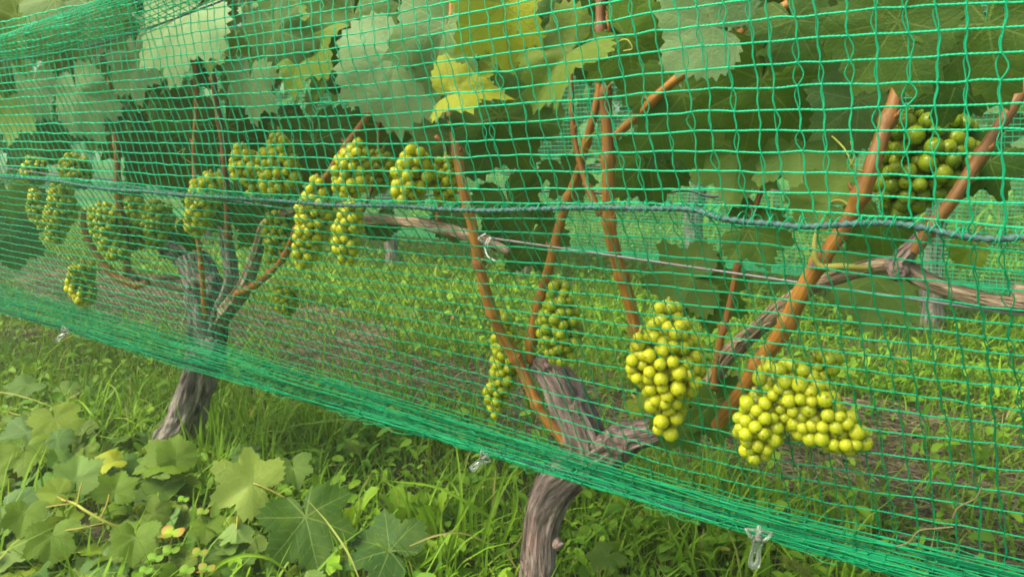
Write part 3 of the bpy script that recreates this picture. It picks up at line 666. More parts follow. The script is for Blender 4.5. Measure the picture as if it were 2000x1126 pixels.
# leaves one can tell apart, pressed against or close behind the net
HL = [ # px, py, Y, span, tip angle, (bright, yellow, pale), vine, kwargs
 (768, 138, .70, 225, 100, (.6, .0, .95), B, dict(label="large pale leaf pressed against the net", tp=3, pitch=12, cup=.2, fold=.1)),
 (862, 78, .705, 215, 110, (.5, .0, .65), B, dict(tp=1, pitch=20, fold=.25)),
 (985, 35, .68, 200, 85, (1.25, .95, .1), B, dict(label="folded yellow-green leaf lit against the top of the net", tp=1, yaw=35, fold=.6, cup=.1)),  # backlight put into the bright yellow tint, here and on the crumpled leaf
 (905, 178, .685, 150, 10, (1.25, .9, .1), B, dict(label="crumpled yellow leaf curled beside the pale one", tp=0, pitch=40, fold=.5, cup=.7, wav=.12)),
 (1095, 120, .69, 230, 150, (.9, .3, .25), B, dict(label="twisted mid green leaf with a shiny curled upper edge", tp=1, pitch=35, yaw=-20, fold=.5, cup=.5, wav=.12)),
 (1370, 45, .67, 215, 195, (.6, .05, .85), B, dict(label="pale leaf lying flat on the net", tp=3, fold=.15)),
 (1735, 70, .66, 250, 120, (.38, .08, .12), D_, dict(label="broad mid green leaf behind the widest meshes", tp=3, cup=.15, fold=.1)),
 (1862, 178, .76, 150, 100, (.12, .0, .0), D_, dict(label="dark leaf added over the top of the dark bunch to deepen its shade", tp=4, yaw=10)),  # added leaf, stands in for the shade over the bunch top
 (1920, 330, .84, 150, 120, (.2, .02, .0), D_, dict(tp=2)),
 (1935, 80, .665, 280, 75, (.35, .08, .08), D_, dict(label="broad green leaf cut by the frame, pressed to the net", tp=0, cup=.15, fold=.1)),
 (1560, 60, .74, 190, 60, (.4, .05, .2), D_, dict(tp=2)),
 (1340, 215, .80, 260, 75, (.55, .06, .02), B, dict(tp=2, label="deep green lobed leaf in front of the gap to the next row")),
 (1480, 190, .80, 270, 100, (.5, .06, 0), B, dict(tp=0, pitch=-10)),
 (1270, 330, .88, 170, 80, (.35, .05, 0), B, dict(tp=1)),
 (1440, 315, .86, 190, 95, (.6, .08, 0), B, dict(tp=0, flip=True, stem=1)),
 (1560, 300, .84, 200, 80, (.6, .1, .05), B, dict(tp=2, flip=True)),
 (1600, 395, .81, 140, 190, (.95, .22, .05), B, dict(tp=1, label="light green leaf crossed by the blue cord", flip=True, stem=.8)),
 (1660, 210, .78, 180, 140, (.2, .0, .25), B, dict(tp=3, yaw=30)),
 (1720, 445, .84, 150, 80, (.5, .06, 0), B, dict(tp=0)),
 (1705, 565, .85, 180, 95, (.42, .05, 0), B, dict(tp=1, label="dark leaf hanging below the brown cordon", flip=True)),
 (1330, 545, .88, 170, 175, (.45, .05, 0), B, dict(tp=2, flip=True, label="drooping dark leaf above the largest bunch")),
 (1395, 575, .90, 150, 30, (.4, .05, 0), B, dict(tp=0)),
 (1480, 455, .86, 150, 10, (.3, .05, 0), B, dict(tp=1, pitch=30)),
 (1890, 495, .80, 70, 110, (.8, .25, 0), B, dict(tp=3, label="single small light leaf under the blue cord at the side", stem=2)),
 (1030, 470, .88, 150, 120, (.3, .03, .0), B, dict(tp=0)),
 (1000, 415, .9, 170, 70, (.3, .03, .0), B, dict(tp=2)),
 (885, 435, .86, 85, 80, (.3, .03, .1), A, dict(tp=3)),
 (745, 440, .84, 70, 70, (.3, .03, .0), A, dict(tp=3)),
 (880, 290, .84, 190, 100, (.3, .02, .25), A, dict(tp=1)),
 (990, 250, .82, 220, 60, (.35, .02, .05), B, dict(tp=0)),
 (1250, 90, .80, 220, 30, (.7, .1, .0), B, dict(tp=0)),
 (1330, 830, .86, 120, 60, (.25, .03, 0), B, dict(tp=1)),
 (1400, 800, .87, 150, 80, (.35, .05, 0), B, dict(tp=2)),
 (1245, 795, .85, 50, 60, (.8, .35, 0), B, dict(tp=1, stem=1)),
 (160, 200, .69, 150, 70, (.5, .0, .85), A, dict(label="pale grey-green leaf far along the net", tp=3, yaw=-25, fold=.1)),
 (65, 175, .68, 120, 110, (.5, .0, .75), A, dict(tp=3, yaw=-25)),
 (262, 130, .68, 140, 100, (.5, .1, .8), A, dict(tp=1, pitch=25, yaw=-20)),
 (345, 45, .67, 240, 165, (.7, .2, .85), A, dict(tp=1, pitch=35, label="long pale leaf seen edge-on under the gathered top hem")),
 (490, 175, .70, 130, 95, (.5, .0, .8), A, dict(tp=0, label="torn pale leaf with a notch at its lower edge", yaw=-15)),
 (545, 75, .70, 140, 70, (.4, .0, .45), A, dict(tp=3, yaw=-10)),
 (590, 90, .72, 180, 120, (.9, .2, .0), A, dict(tp=0, pitch=40)),
 (690, 60, .74, 200, 100, (.45, .05, .35), A, dict(tp=3)),
 (20, 215, .72, 130, 90, (.9, .25, 0), A, dict(tp=1, flip=True)),
 (110, 20, .62, 180, 80, (.5, .1, .3), A, dict(tp=0, pitch=20, yaw=-10)),
 (30, 60, .64, 170, 100, (.6, .2, 0), A, dict(tp=2)),
 (190, 30, .63, 150, 60, (.4, .05, .15), A, dict(tp=1, pitch=20)),
 (15, 390, .80, 90, 90, (.8, .25, 0), C_, dict(tp=1, yaw=-20)),
 (20, 470, .86, 130, 90, (.1, .0, .15), C_, dict(tp=1, yaw=-20)),
 (40, 420, .9, 130, 80, (.1, .0, .1), C_, dict(tp=2, yaw=-20)),
 (60, 300, .86, 120, 80, (.1, .0, .1), C_, dict(tp=2, yaw=-20)),
 (105, 250, .84, 150, 80, (.1, .0, .1), A, dict(tp=2, yaw=-20)),
 (410, 410, .9, 100, 80, (.25, .0, .0), A, dict(tp=2)),
 (520, 440, .92, 130, 80, (.2, .0, .0), A, dict(tp=0)),
 (470, 400, .93, 130, 80, (.2, .0, .0), A, dict(tp=0)),
 (350, 470, .97, 90, 80, (.3, .0, .0), A, dict(tp=1)),
 (330, 300, .92, 190, 80, (.15, .0, .05), A, dict(tp=1)),
 (280, 250, .9, 190, 80, (.2, .0, .05), A, dict(tp=0)),
 (450, 270, .95, 190, 80, (.15, .0, .05), A, dict(tp=1)),
 (620, 300, .95, 190, 80, (.2, .0, .05), A, dict(tp=1)),
 (780, 270, .92, 190, 80, (.25, .0, .05), A, dict(tp=1)),
]
for (px, py, Y_, sp, an, ti, par, kw) in HL:
    if Y_ < .76:
        ti = (ti[0]*.8, ti[1], ti[2]*(.85 if ti[2] > .7 else .6))
        th_ = math.degrees(AZ+math.atan((1000-px)/1450)); kw = dict(kw); kw['yaw'] = kw.get('yaw', 0)*.4-th_*.72; sp *= 1.0+.12*(px < 1000)
    hero(px, py, Y_, sp, an, ti, par, **kw)
def tendril(pts, parent):
    P = np.array([[*at(np.array(a), np.array(b), y), .0009] for a, b, y in pts]); S = spline(P, 50)
    mb = MB(); tube(mb, S[:, :3], .0009, 6, (.9, .1, 0)); mb.build("tendril", M['stem'], parent)
tendril([(1195, 120, .78), (1205, 85, .76), (1225, 78, .75), (1235, 95, .75), (1218, 100, .75)], B)
tendril([(1700, 335, .77), (1670, 330, .76), (1655, 300, .76), (1640, 280, .77), (1600, 245, .78)], B)
tendril([(378, 320, .79), (355, 305, .78), (362, 290, .78), (345, 300, .78)], A)
tendril([(1655, 330, .76), (1668, 310, .755), (1662, 275, .755)], B)
tendril([(1160, 300, .79), (1140, 285, .78), (1165, 255, .78)], B)

# ------------------------------------------------------------------ trellis wire, tie, hose
mb = MB(); a0 = at(np.array(940), np.array(462), .80); a1 = at(np.array(1800), np.array(586), .80)
dv = (a1-a0)/np.linalg.norm(a1-a0); S = np.linspace(-3.2, 1.6, 120)[:, None]*dv*1.0+a0; 
S[:, 1] = .80; S = S[(S[:, 2] > .3)]
tube(mb, S, .0014, 8); tag(mb.build("trellis_wire", M['wire']), "taut grey metal wire running along the vine arms behind the net", "wire")
mb = MB(); c = at(np.array(957), np.array(470), .797); th = np.linspace(0, 2*np.pi*1.7, 40)
S = np.stack([c[0]+.003*np.sin(th*1)+np.linspace(-.003, .003, 40), c[1]+.009*np.cos(th), c[2]-.004+.009*np.sin(th)], -1)
tube(mb, S, .0008, 6)
tube(mb, spline([[c[0], c[1]-.013, c[2]-.004], [c[0]+.008, c[1]-.016, c[2]-.018], [c[0]+.020, c[1]-.014, c[2]-.024]], 14), .001, 6)
tube(mb, spline([[c[0], c[1]-.013, c[2]], [c[0]-.006, c[1]-.018, c[2]+.004], [c[0]+.006, c[1]-.018, c[2]+.012]], 14), .001, 6)
tag(mb.build("twine_tie", M['white']), "small white tie knotted round the end of the cordon and the wire", "tie")

# ------------------------------------------------------------------ the front net
KX = np.array([0, 700, 1350, 2000.])
R_UP = {-1: (341, 389, 400, 444), -2: (323, 362, 370, 396), -3: (307, 334, 334, 352), -4: (291, 309, 295, 304), -5: (277, 281, 258, 253), -6: (261, 253, 219, 205),
        -7: (245, 224, 178, 154), -8: (226, 197, 137, 102), -9: (210, 167, 94, 50), -10: (194, 139, 53, 0)}
low = [(357, 371, 384, 396, 410, 423, 435, 446, 458, 471, 485, 496, 508, 520, 530, 540, 548),
       (417, 439, 460, 483, 503, 524, 545, 565, 584, 606, 627, 648, 670, 687, 705, 727, 744),
       (435, 467, 503, 537, 565, 595, 624, 649, 679, 707, 742, 785, 830, 863, 889, 919, 942),
       (492, 533, 567, 606, 638, 666, 695, 727, 760, 802, 834, 872, 919, 965, 1003, 1048, 1093)]
rows = {0: (349, 403, 418, 466)}; rows.update(R_UP)
for r in range(17): rows[r+1] = tuple(low[k][r] for k in range(4))
NBUN = 32
for j in range(NBUN):
    f = ((j+.6)/NBUN)**.9; rows[18+j] = tuple(a*(1-f)+b*f for a, b in zip((552, 752, 950, 1112), (611, 816, 1010, 1196)))
R0, R1 = -24, 17+NBUN
qt = np.zeros((R1-R0+1, 4))
for r in range(R0, R1+1):
    if r >= -10: qt[r-R0] = (np.array(rows[r])-275)/(KX+1150)
for r in range(-11, R0-1, -1): qt[r-R0] = qt[-10-R0]+(r+10)*np.array([.0131, .0137, .0150, .0160])
def qat(px, r):
    ri = np.clip(r-R0, 0, R1-R0-1e-6); i = np.floor(ri).astype(int); f = (ri-i)[..., None]
    q = qt[i]*(1-f)+qt[np.minimum(i+1, R1-R0)]*f
    d = np.diff(KX); sl = np.diff(q, axis=-1)/d
    T = np.stack([sl[..., 0], (sl[..., 0]+sl[..., 1])/2, (sl[..., 1]+sl[..., 2])/2, sl[..., 2]], -1)
    x = np.clip(px, 0, 2000); k = np.clip(np.searchsorted(KX, x, 'right')-1, 0, 2); s = (x-KX[k])/d[k]; h = d[k]
    g = lambda a, kk: np.take_along_axis(a, kk[..., None], -1)[..., 0]
    return g(q, k)*(2*s**3-3*s**2+1)+g(T, k)*h*(s**3-2*s**2+s)+g(q, k+1)*(3*s**2-2*s**3)+g(T, k+1)*h*(s**3-s**2)
def netY(X, r):
    y = .64+np.where(r > 0, .0095*np.minimum(r, 17), .004*np.maximum(r, -12))
    y = y+.010*vnoise(np.stack([X*3, r*.13, 0*X+3], -1))+.004*vnoise(np.stack([X*9, r*.3, 0*X+8], -1))
    return y
def net_pt(X, r, wob=True):
    X, r = np.broadcast_arrays(np.asarray(X, float), np.asarray(r, float)); Xc = np.clip(X, -2.45, .08); Yv = netY(Xc, r)
    px = 1000+FPX*np.tan(np.arctan2(Xc, Yv)+AZ); px = np.clip(px, -350, 2300)
    def fx(px):
        py = 275+qat(px, r)*(px+1150); d = rayv(px, py); t = Yv/d[..., 1]; return d[..., 0]*t, d[..., 2]*t+H
    for _ in range(5):
        x0, z0 = fx(px); x1, _z = fx(px+2); px = np.clip(px+(Xc-x0)/np.maximum((x1-x0)/2, 1e-5), -420, 2400)
    _x, z = fx(px)
    if wob:
        z = z+.0011*vnoise(np.stack([X*22, r*1.7, 0*X], -1))+.0008*vnoise(np.stack([X*60, r*2.3, 0*X+7], -1))
        b = np.clip((r-17)/3, 0, 1)
        z = z+b*.0016*vnoise(np.stack([X*7, r*3.7, 0*X+2], -1)); Yv = Yv+b*.008*vnoise(np.stack([X*5, r*5.3, 0*X+12], -1))
    return np.stack([X, Yv, z], -1)
net = empty("bird_net", (-.6, .7, .3), "green mesh bird netting stretched in front of the vine row", "netting")
mb = MB()
XN = np.unique(np.round(np.r_[np.arange(-3.8, -1.2, .006), np.arange(-1.2, -.5, .0028), np.arange(-.5, .14, .0014), np.arange(.14, 1.0, .006)], 5))
XS = np.r_[np.arange(-3.8, 1.0, .006)]
TOPROW = -20
for r in range(TOPROW, R1+1):
    if r == 0: continue
    xs = XN if r < 17 else XS
    P = net_pt(xs, np.full(len(xs), float(r)))
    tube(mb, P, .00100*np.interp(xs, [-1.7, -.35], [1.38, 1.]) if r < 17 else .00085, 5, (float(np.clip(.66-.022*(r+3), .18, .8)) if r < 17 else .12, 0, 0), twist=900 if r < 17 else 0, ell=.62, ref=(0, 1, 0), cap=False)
CELL = .0183; cols = np.arange(-3.8, 1.0, CELL)
def shear(r): return .0021*r+.00006*r*r
g = np.random.default_rng(5)
for X0 in cols:
    X0 = X0+g.normal(0, .0012); S_ = 3 if X0 < -.9 else 5
    rr = np.arange(TOPROW*S_, 17*S_+1)/S_
    dx = shear(rr)+.0035*n1(rr, X0*31, .35)
    P = net_pt(X0+dx, rr); fr = rr-np.floor(rr)
    ncell = len(range(TOPROW, 18)); am = np.abs(g.normal(0, .0016, ncell)); am = np.where(g.random(ncell) < .45, am+.0006, .0003)
    bow = np.sin(np.pi*fr)*am[(np.floor(rr)-TOPROW).astype(int)]
    lean = .0012*np.sin(2*np.pi*rr*.5+X0*40)
    P[:, 0] += lean*np.sin(np.pi*fr)
    for s in (-1, 1):
        Q = P.copy(); Q[:, 0] += s*(bow+.00022); Q[:, 1] -= .0008*s
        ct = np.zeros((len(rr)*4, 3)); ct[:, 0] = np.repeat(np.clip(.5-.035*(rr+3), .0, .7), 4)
        tube(mb, Q, .00052*float(np.interp(X0, [-1.7, -.4], [1.3, 1.])), 4, ct, ell=.7, cap=False)
    # crumpled columns inside the gathered hem
    rb = np.arange(17, R1+.01, .5); k = len(rb)
    P = net_pt(X0+shear(17.)+np.cumsum(g.normal(0, .0010, k)), rb); P[:, 1] += g.normal(0, .002, k)
    tube(mb, P, .0006, 4, (0, 0, 0), cap=False)
# loose fluff strands in the hem
for _ in range(90):
    x0 = g.uniform(-3, .5); k = 7; rb = np.clip(g.uniform(18, R1-1)+np.cumsum(g.normal(0, .9, k)), 17, R1+.6); xx = x0+np.linspace(0, g.uniform(.03, .10), k)
    P = net_pt(xx, rb); P[:, 1] -= .006+g.random(k)*.012; tube(mb, spline(P, 16), .0005, 4, (g.random()*.3, 0, 0), cap=False)
mb.build("netting", M['net'], net)

def cordline(name, P, r, mat=None, twist=420):
    mb = MB(); tube(mb, P, r, 8, twist=twist, ell=.62); return mb.build(name, mat or M['cord'], net)
# middle cord with its lashing
cp = [(-300, 318), (0, 345), (100, 352), (200, 368), (290, 374), (350, 380), (450, 386), (560, 393), (640, 400), (700, 401), (780, 402), (860, 408), (950, 411), (1050, 408), (1150, 405), (1250, 407), (1350, 409), (1400, 424), (1450, 432), (1510, 437), (1560, 442), (1620, 440), (1680, 436), (1740, 436), (1800, 444), (1850, 456), (1900, 464), (1950, 467), (2000, 463), (2300, 480)]
P = np.array([[*at(np.array(a), np.array(b), .636)] for a, b in cp]); P = P[np.argsort(P[:, 0])]
P = np.r_[[[-3.8, .64, P[0, 2]-.02]], P, [[1.0, .64, P[-1, 2]]]]
MC = spline(P, 1500); cordline("middle_cord", MC, .0032)
mb = MB(); L = np.linspace(0, 1, 14000); idx = L*(len(MC)-1); base = np.stack([np.interp(idx, np.arange(len(MC)), MC[:, k]) for k in range(3)], -1)
s = base[:, 0]; w = s/.0085*2*np.pi; ra = .0042+.0022*n1(s, 4, 90)+.0055*np.clip(np.sin(w*.5), 0, 1)*np.clip(n1(s, 8, 40), 0, 1)
H_ = base+np.stack([.004*np.sin(w*.37), -np.cos(w)*ra, np.sin(w)*ra+.0015], -1)
tube(mb, H_[(H_[:, 0] > -2.6) & (H_[:, 0] < .2)], .00042, 4, (.45, 0, 0), cap=False)
for j in range(330):     # links between the cord and the two neighbouring rows
    x = g.uniform(-2.5, .18); k = int(np.argmin(np.abs(MC[:, 0]-x))); a = MC[k]
    top = net_pt(np.array([x+g.normal(0, .004)]), np.array([float(g.choice([-1, -1, 1]))]))[0]
    tube(mb, spline([a+[0, -.003, 0], (a+top)/2+g.normal(0, .0016, 3), top], 8), .0004, 4, (.5, 0, 0), cap=False)
mb.build("lashing", M['net'], net)
hx = np.linspace(-3.6, 1.0, 900); HB = net_pt(hx, np.full(900, R1-2.5)); HB[:, 1] += .004; HB[:, 2] += .002*n1(hx, 3, 5)
cordline("hem_cord", HB, .0034, M["hem"])
# the loose top hem: a folded flap of the same net, with its own cord
tp_ = [(-300, 205), (-100, 148), (0, 122), (90, 108), (200, 84), (320, 44), (380, 22), (440, -2), (560, -70), (700, -150)]
TC = np.array([[*at(np.array(a), np.array(b), .598)] for a, b in tp_]); TC = TC[np.argsort(TC[:, 0])]
TC = np.r_[[[-3.8, .6, TC[0, 2]+.01]], TC, [[.9, .61, 1.12]]]; TCs = spline(TC, 900)
cordline("top_cord", TCs, .0018)
te = [(-300, 160), (-100, 98), (0, 68), (100, 33), (195, -2), (330, -50), (500, -110)]
TE = np.array([[*at(np.array(a), np.array(b), .575)] for a, b in te]); TE = TE[np.argsort(TE[:, 0])]
TE = np.r_[[[-3.8, .58, TE[0, 2]+.01]], TE, [[.9, .6, 1.2]]]
def lerp_line(Pl, x): return np.stack([x, np.interp(x, Pl[:, 0], Pl[:, 1]), np.interp(x, Pl[:, 0], Pl[:, 2])], -1)
mb = MB(); xs = np.arange(-3.7, .85, .006); NF = 11
a_, b_ = lerp_line(TCs, xs), lerp_line(spline(TE, 400), xs)
def flap(x, f):
    A_, B_ = lerp_line(TCs, x), lerp_line(TEs, x); f = np.asarray(f)[..., None]
    p = A_*(1-f)+B_*f; p[..., 1] -= .022*np.sin(np.pi*f[..., 0]); p[..., 2] += .004*vnoise(np.stack([x*8, f[..., 0]*4, 0*x], -1)); return p
TEs = spline(TE, 400)
for j in range(NF+1):
    f = (j/NF)**1.0; tube(mb, flap(xs, np.full(len(xs), f)), .0007, 4, (.25, 0, 0), cap=False)
for x0 in np.arange(-3.7, .85, CELL*.85):
    u = np.linspace(0, 1, 20); xx = x0+.012*u+.006*np.sin(u*3+x0*9); tube(mb, flap(xx, u), .00055, 4, (.4, 0, 0), cap=False)
# hem turned back behind the cord
def back(x, f):
    A_ = lerp_line(TCs, x); A_[..., 1] += .02*f; A_[..., 2] += .06*f+.006*np.sin(x*20+f*5); return A_
for j in range(6): tube(mb, back(xs, j/5), .0006, 4, (.1, 0, 0), cap=False)
mb.build("folded_flap", M['net'], net)

# ------------------------------------------------------------------ clear clips on the hem
def clip(px, py, tx, ty, length_px, label):
    a = at(np.array(px), np.array(py), .775); sc_ = depth(a)/FPX; L = length_px*sc_
    e = empty("net_clip", a, label, "clip", "clear clips on the net hem")
    d = RT*tx-UP*ty; d /= np.linalg.norm(d); nn = -FW; sd_ = np.cross(d, nn)
    def W(u, v, w): return a+d*u*L+sd_*v*L+nn*w*L
    out = [(0, -.16), (.12, -.19), (.3, -.13), (.45, -.14), (.85, -.17), (.97, -.12), (1.0, 0), (.97, .12), (.85, .17), (.45, .14), (.3, .13), (.12, .19), (0, .16)]
    slot = [(.5, -.03), (.8, -.035), (.84, 0), (.8, .035), (.5, .03), (.47, 0)]
    mb = MB(); n = len(out); o2 = np.array(out+[out[0]]); o2 = spline(np.c_[o2, 0*o2[:, :1]], 48)[:, :2]
    s2 = np.array([[.66+.17*math.cos(t), .045*math.sin(t)] for t in np.linspace(math.pi, 3*math.pi, 48)])
    vs = []
    for w in (-.025, .025):
        for arr in (o2, s2):
            vs += [W(u, v, w+.05*abs(u-.5)) for u, v in arr]
    k = np.arange(47); q = [np.stack([k, k+1, 48+k+1, 48+k], -1), np.stack([96+k+1, 96+k, 144+k, 144+k+1], -1), np.stack([k+1, k, 96+k, 96+k+1], -1), np.stack([48+k, 48+k+1, 144+k+1, 144+k], -1)]
    mb.add(np.array(vs), [np.concatenate(q)]); mb.build("lever", M['clear'], e)
    mb = MB(); rim = np.array([W(u, v, .04+.05*abs(u-.5)) for u, v in o2]); tube(mb, rim, .022*L, 6, ref=tuple(d*.0+np.array([0, 1, 0]))); mb.build("rim", M['clear'], e)
    mb = MB()
    for s in (-1, 1):
        P = spline([W(.16, .10*s, .02), W(.05, .24*s, .08), W(-.10, .36*s, .06), W(-.16, .42*s, .0)], 24)
        tube(mb, P, np.linspace(.07, .05, 24)*L, 8)
    P = spline([W(-.14, -.40, .0), W(-.18, 0, .08), W(-.14, .40, .0)], 14); tube(mb, P, .05*L, 8); P = spline([W(.12, 0, .05), W(-.1, 0, .06), W(-.3, 0, -.04)], 14); tube(mb, P, np.linspace(.12, .07, 14)*L, 8); mb.build("jaw", M['clear'], e)
clip(1480, 1045, -.15, 1, 64, "upright clear plastic clip hanging nearest, with a slotted lever")
clip(946, 893, -.55, .5, 36, "clear plastic clip slanting off the hem beside the reddish trunk")
clip(128, 645, -.6, .7, 26, "clear plastic clip far along the hem with a torn wisp")

# ------------------------------------------------------------------ second row: net, vines, hose
net2 = empty("bird_net", (-1, 2.95, .2), "farther green bird net hanging along the next vine row, seen through the gaps", "netting")
mb = MB(); xs = np.arange(-9, 2.6, .05)
def n2(x, z):
    f = (1.3-z)/1.1; return np.stack([x, 2.93+.10*f+.02*vnoise(np.stack([x*2, z*2, 0*x], -1)), z+.006*vnoise(np.stack([x*4, z*9, 0*x+3], -1))], -1)
zz = np.r_[np.arange(.60, 1.35, .019), .60-.0145*np.arange(1, 24), .255-np.arange(0, 6)*.006]
for z in zz: tube(mb, n2(xs, np.full(len(xs), z)), .0012, 3, (.7, 0, 0), cap=False)
zc = np.linspace(.22, 1.35, 26)
for x0 in np.arange(-7, 2.4, .0185):
    tube(mb, n2(x0+.004*n1(zc, x0*9, 3)+(.9-zc)*.05, zc), .001, 3, (.65, 0, 0), cap=False)
mb.build("netting", M['net'], net2)
bp = [(600, 392), (800, 385), (960, 370), (1050, 374), (1130, 372), (1190, 378), (1240, 373), (1300, 375), (1345, 372), (1390, 384), (1440, 376), (1500, 374), (1560, 376), (1700, 380), (1960, 345), (2100, 350)]
P = np.array([[*at(np.array(a), np.array(b), 2.90)] for a, b in bp]); P = np.r_[[[-9, 2.9, .58]], P, [[2.5, 2.9, .62]]]
mb = MB(); tube(mb, spline(P, 500), .006, 6); mb.build("black_cord", M['black'], net2)

for j in range(7):
    x = -.26-.97*(j-1); e = empty("grapevine", (x, 3.3, 0), "netted grapevine of the next row, its grey trunk seen through the gaps", "grapevine", "grapevines of the next row")
    mb = MB(); S = spline([[x+.02, 3.3, -.04, .05], [x, 3.3, .15, .038], [x-.02, 3.3, .4, .04], [x+.01, 3.3, .62, .03]], 80)
    tube(mb, S[:, :3], S[:, 3], 24, disp=barkdisp(.22, j)); mb.build("trunk", M['grey'], e)
    mb = MB(); S = spline([[x-.5, 3.3, .62, .012], [x, 3.3, .58, .022], [x+.47, 3.3, .62, .012]], 60); tube(mb, S[:, :3], S[:, 3], 16, disp=barkdisp(.25, j+3)); mb.build("arm", M['strip'], e)
    gg = np.random.default_rng(70+j); mb = MB(); k = 0
    while k < 620:
        p = np.array([x+gg.uniform(-.5, .5), gg.uniform(3.06, 3.6), .62+gg.uniform(0, 1)**.9*1.35])
        nr = np.array([gg.normal(0, .5), -1 if p[1] < 3.35 or gg.random() < .5 else 1, .4+gg.normal(0, .4)])
        put_leaf(mb, LOW[gg.integers(0, 3)], p, nr, (gg.normal(0, .6), 0, -1), gg.uniform(.05, .085), (np.clip(gg.normal(.75, .3), 0, 1), max(0, gg.normal(0, .1)), np.clip(gg.normal(.45, .35), 0, 1)), gg, gg.uniform(.1, .6), gg.uniform(0, .5), .2); k += 1
    mb.build("foliage", M['farleaf'], e)
# rows beyond: read as one leafy mass
mb = MB(); gg = np.random.default_rng(99)
for k in range(4200):
    y0 = gg.choice([5.6, 8.0]); p = np.array([gg.uniform(-22, 5), y0+gg.uniform(0, .6), .5+gg.random()*1.6])
    put_leaf(mb, LOW[gg.integers(0, 3)], p, (gg.normal(0, .4), -1, .4+gg.normal(0, .3)), (gg.normal(0, .6), 0, -1), gg.uniform(.10, .17), (np.clip(gg.normal(.5, .3), 0, 1), 0, .1), gg, .3, .3, .2)
tag(mb.build("distant_vine_rows", M['farleaf']), kind="stuff")

# ------------------------------------------------------------------ foreground: fallen and low vine leaves, weeds
def G(*a, **k):
    k['pitch'] = abs(k.get('pitch', 20))*1.0
    return hero(a[0], a[1], a[2], a[3]*.88, *a[4:], ground=True, parent=None, **k)
GL = [ # px, py, height, span, angle, tint, label, kwargs
 (478, 935, .13, 170, 215, (1, .5, .12), "large pale yellow-green leaf lying underside up with its veins showing", dict(tp=2, pitch=-20, flip=True, stem=1.2, cup=-.2)),
 (602, 1030, .12, 215, 80, (.15, .02, 0), "large dark green leaf with pale veins beside the upturned pale leaf", dict(tp=0, pitch=-25)),
 (742, 1065, .09, 205, 215, (.1, .0, .15), "wide blue-green lobed leaf at the bottom between the dark leaf and the trunk", dict(tp=2, pitch=-35)),
 (318, 905, .12, 130, 190, (.75, .12, .0), "olive green leaf folded up in front of the grey trunk foot", dict(tp=1, pitch=-45, fold=.5)),
 (345, 885, .14, 85, 280, (.7, .12, .0), "small upright olive leaf right at the foot of the grey trunk", dict(tp=3, pitch=-5)),
 (110, 825, .12, 110, 80, (.95, .28, .15), "yellow-green leaf standing above the weeds near the pale shoot", dict(tp=1, pitch=-35)),
 (40, 845, .11, 95, 190, (.4, .0, .45), "dusty blue-green leaf next to the standing yellow-green leaf", dict(tp=3, pitch=-45)),
 (118, 855, .12, 60, 20, (.5, .0, .45), "small dusty leaf tucked under the yellow-green leaf", dict(tp=3, pitch=-45)),
 (50, 885, .09, 120, 100, (.7, .15, 0), "mid green leaf under the two dusty blue-green leaves", dict(tp=0, pitch=-45)),
 (262, 1060, .10, 110, 100, (.72, .12, .03), "pointed olive leaf dotted with tiny seeds", dict(tp=1, pitch=-30, fold=.4)),
 (215, 1098, .07, 105, 60, (.5, .0, .55), "dusty pale leaf low at the bottom under the pointed olive leaf", dict(tp=3, pitch=-50)),
 (15, 1010, .09, 150, 80, (.45, .0, .6), "big grey-green leaf cut by the picture edge", dict(tp=3, pitch=-35)),
 (575, 920, .10, 95, 80, (.7, .08, .2), "rounded leaf split by its midrib behind the pale upturned leaf", dict(tp=1, pitch=-40, fold=.5)),
 (212, 903, .10, 75, 170, (1, .65, .0), "bright yellow curled leaf among the green ones", dict(tp=1, pitch=-50, fold=.5, cup=.8)),
 (240, 912, .08, 100, 10, (.45, .0, .15), "wrinkled mid green leaf behind the bright yellow one", dict(tp=0, pitch=-50)),
 (462, 1040, .10, 90, 95, (.9, .2, .5), "hanging pale leaf on a brown stalk below the large pale leaf", dict(tp=0, pitch=-50, fold=.6, flip=True, stem=1.2)),
 (30, 1085, .07, 110, 60, (.9, .25, .4), "light crumpled leaf in the bottom corner", dict(tp=2, pitch=-50, flip=True)),
 (405, 1030, .08, 80, 100, (.6, .12, 0), "squarish mid green leaf behind the clover", dict(tp=1, pitch=-50)),
 (310, 960, .08, 110, 120, (.5, .05, .1), "shaded leaf behind the low shoot", dict(tp=0, pitch=-55)),
 (445, 1095, .07, 120, 80, (.4, .04, .1), "dull green leaf under the pale hanging leaf", dict(tp=2, pitch=-50)),
 (690, 870, .05, 60, 60, (.8, .15, .05), "little light leaf in the grass under the hem", dict(tp=1, pitch=-55)),
 (475, 885, .06, 90, 180, (.5, .0, .35), "flat bluish leaf behind the large pale leaf", dict(tp=3, pitch=-65)),
 (130, 760, .06, 60, 200, (.7, .1, .2), "small leaf in the grass left of the grey trunk", dict(tp=1, pitch=-50)),
 (45, 755, .06, 80, 150, (.6, .05, .3), "pale leaf in the weeds near the far clip", dict(tp=1, pitch=-55)),
 (1180, 1090, .07, 90, 130, (.6, .1, .05), "serrated green leaf right of the reddish trunk at the bottom", dict(tp=0, pitch=-40)),
 (880, 850, .06, 60, 40, (.9, .4, .1), "yellowing leaf scrap behind the middle hem", dict(tp=1, pitch=-50)),
 (800, 615, .03, 55, 180, (.9, .3, .5), "pale leaf lying in the bright grass between the rows", dict(tp=1, pitch=-60, flip=True)),
]
for (px, py, h, sp, an, ti, lb, kw) in GL: G(px, py, h, sp, an, (ti[0]*.95, ti[1]*1.1+.03, ti[2]*.45), name="vine_leaf", label=lb, **kw)

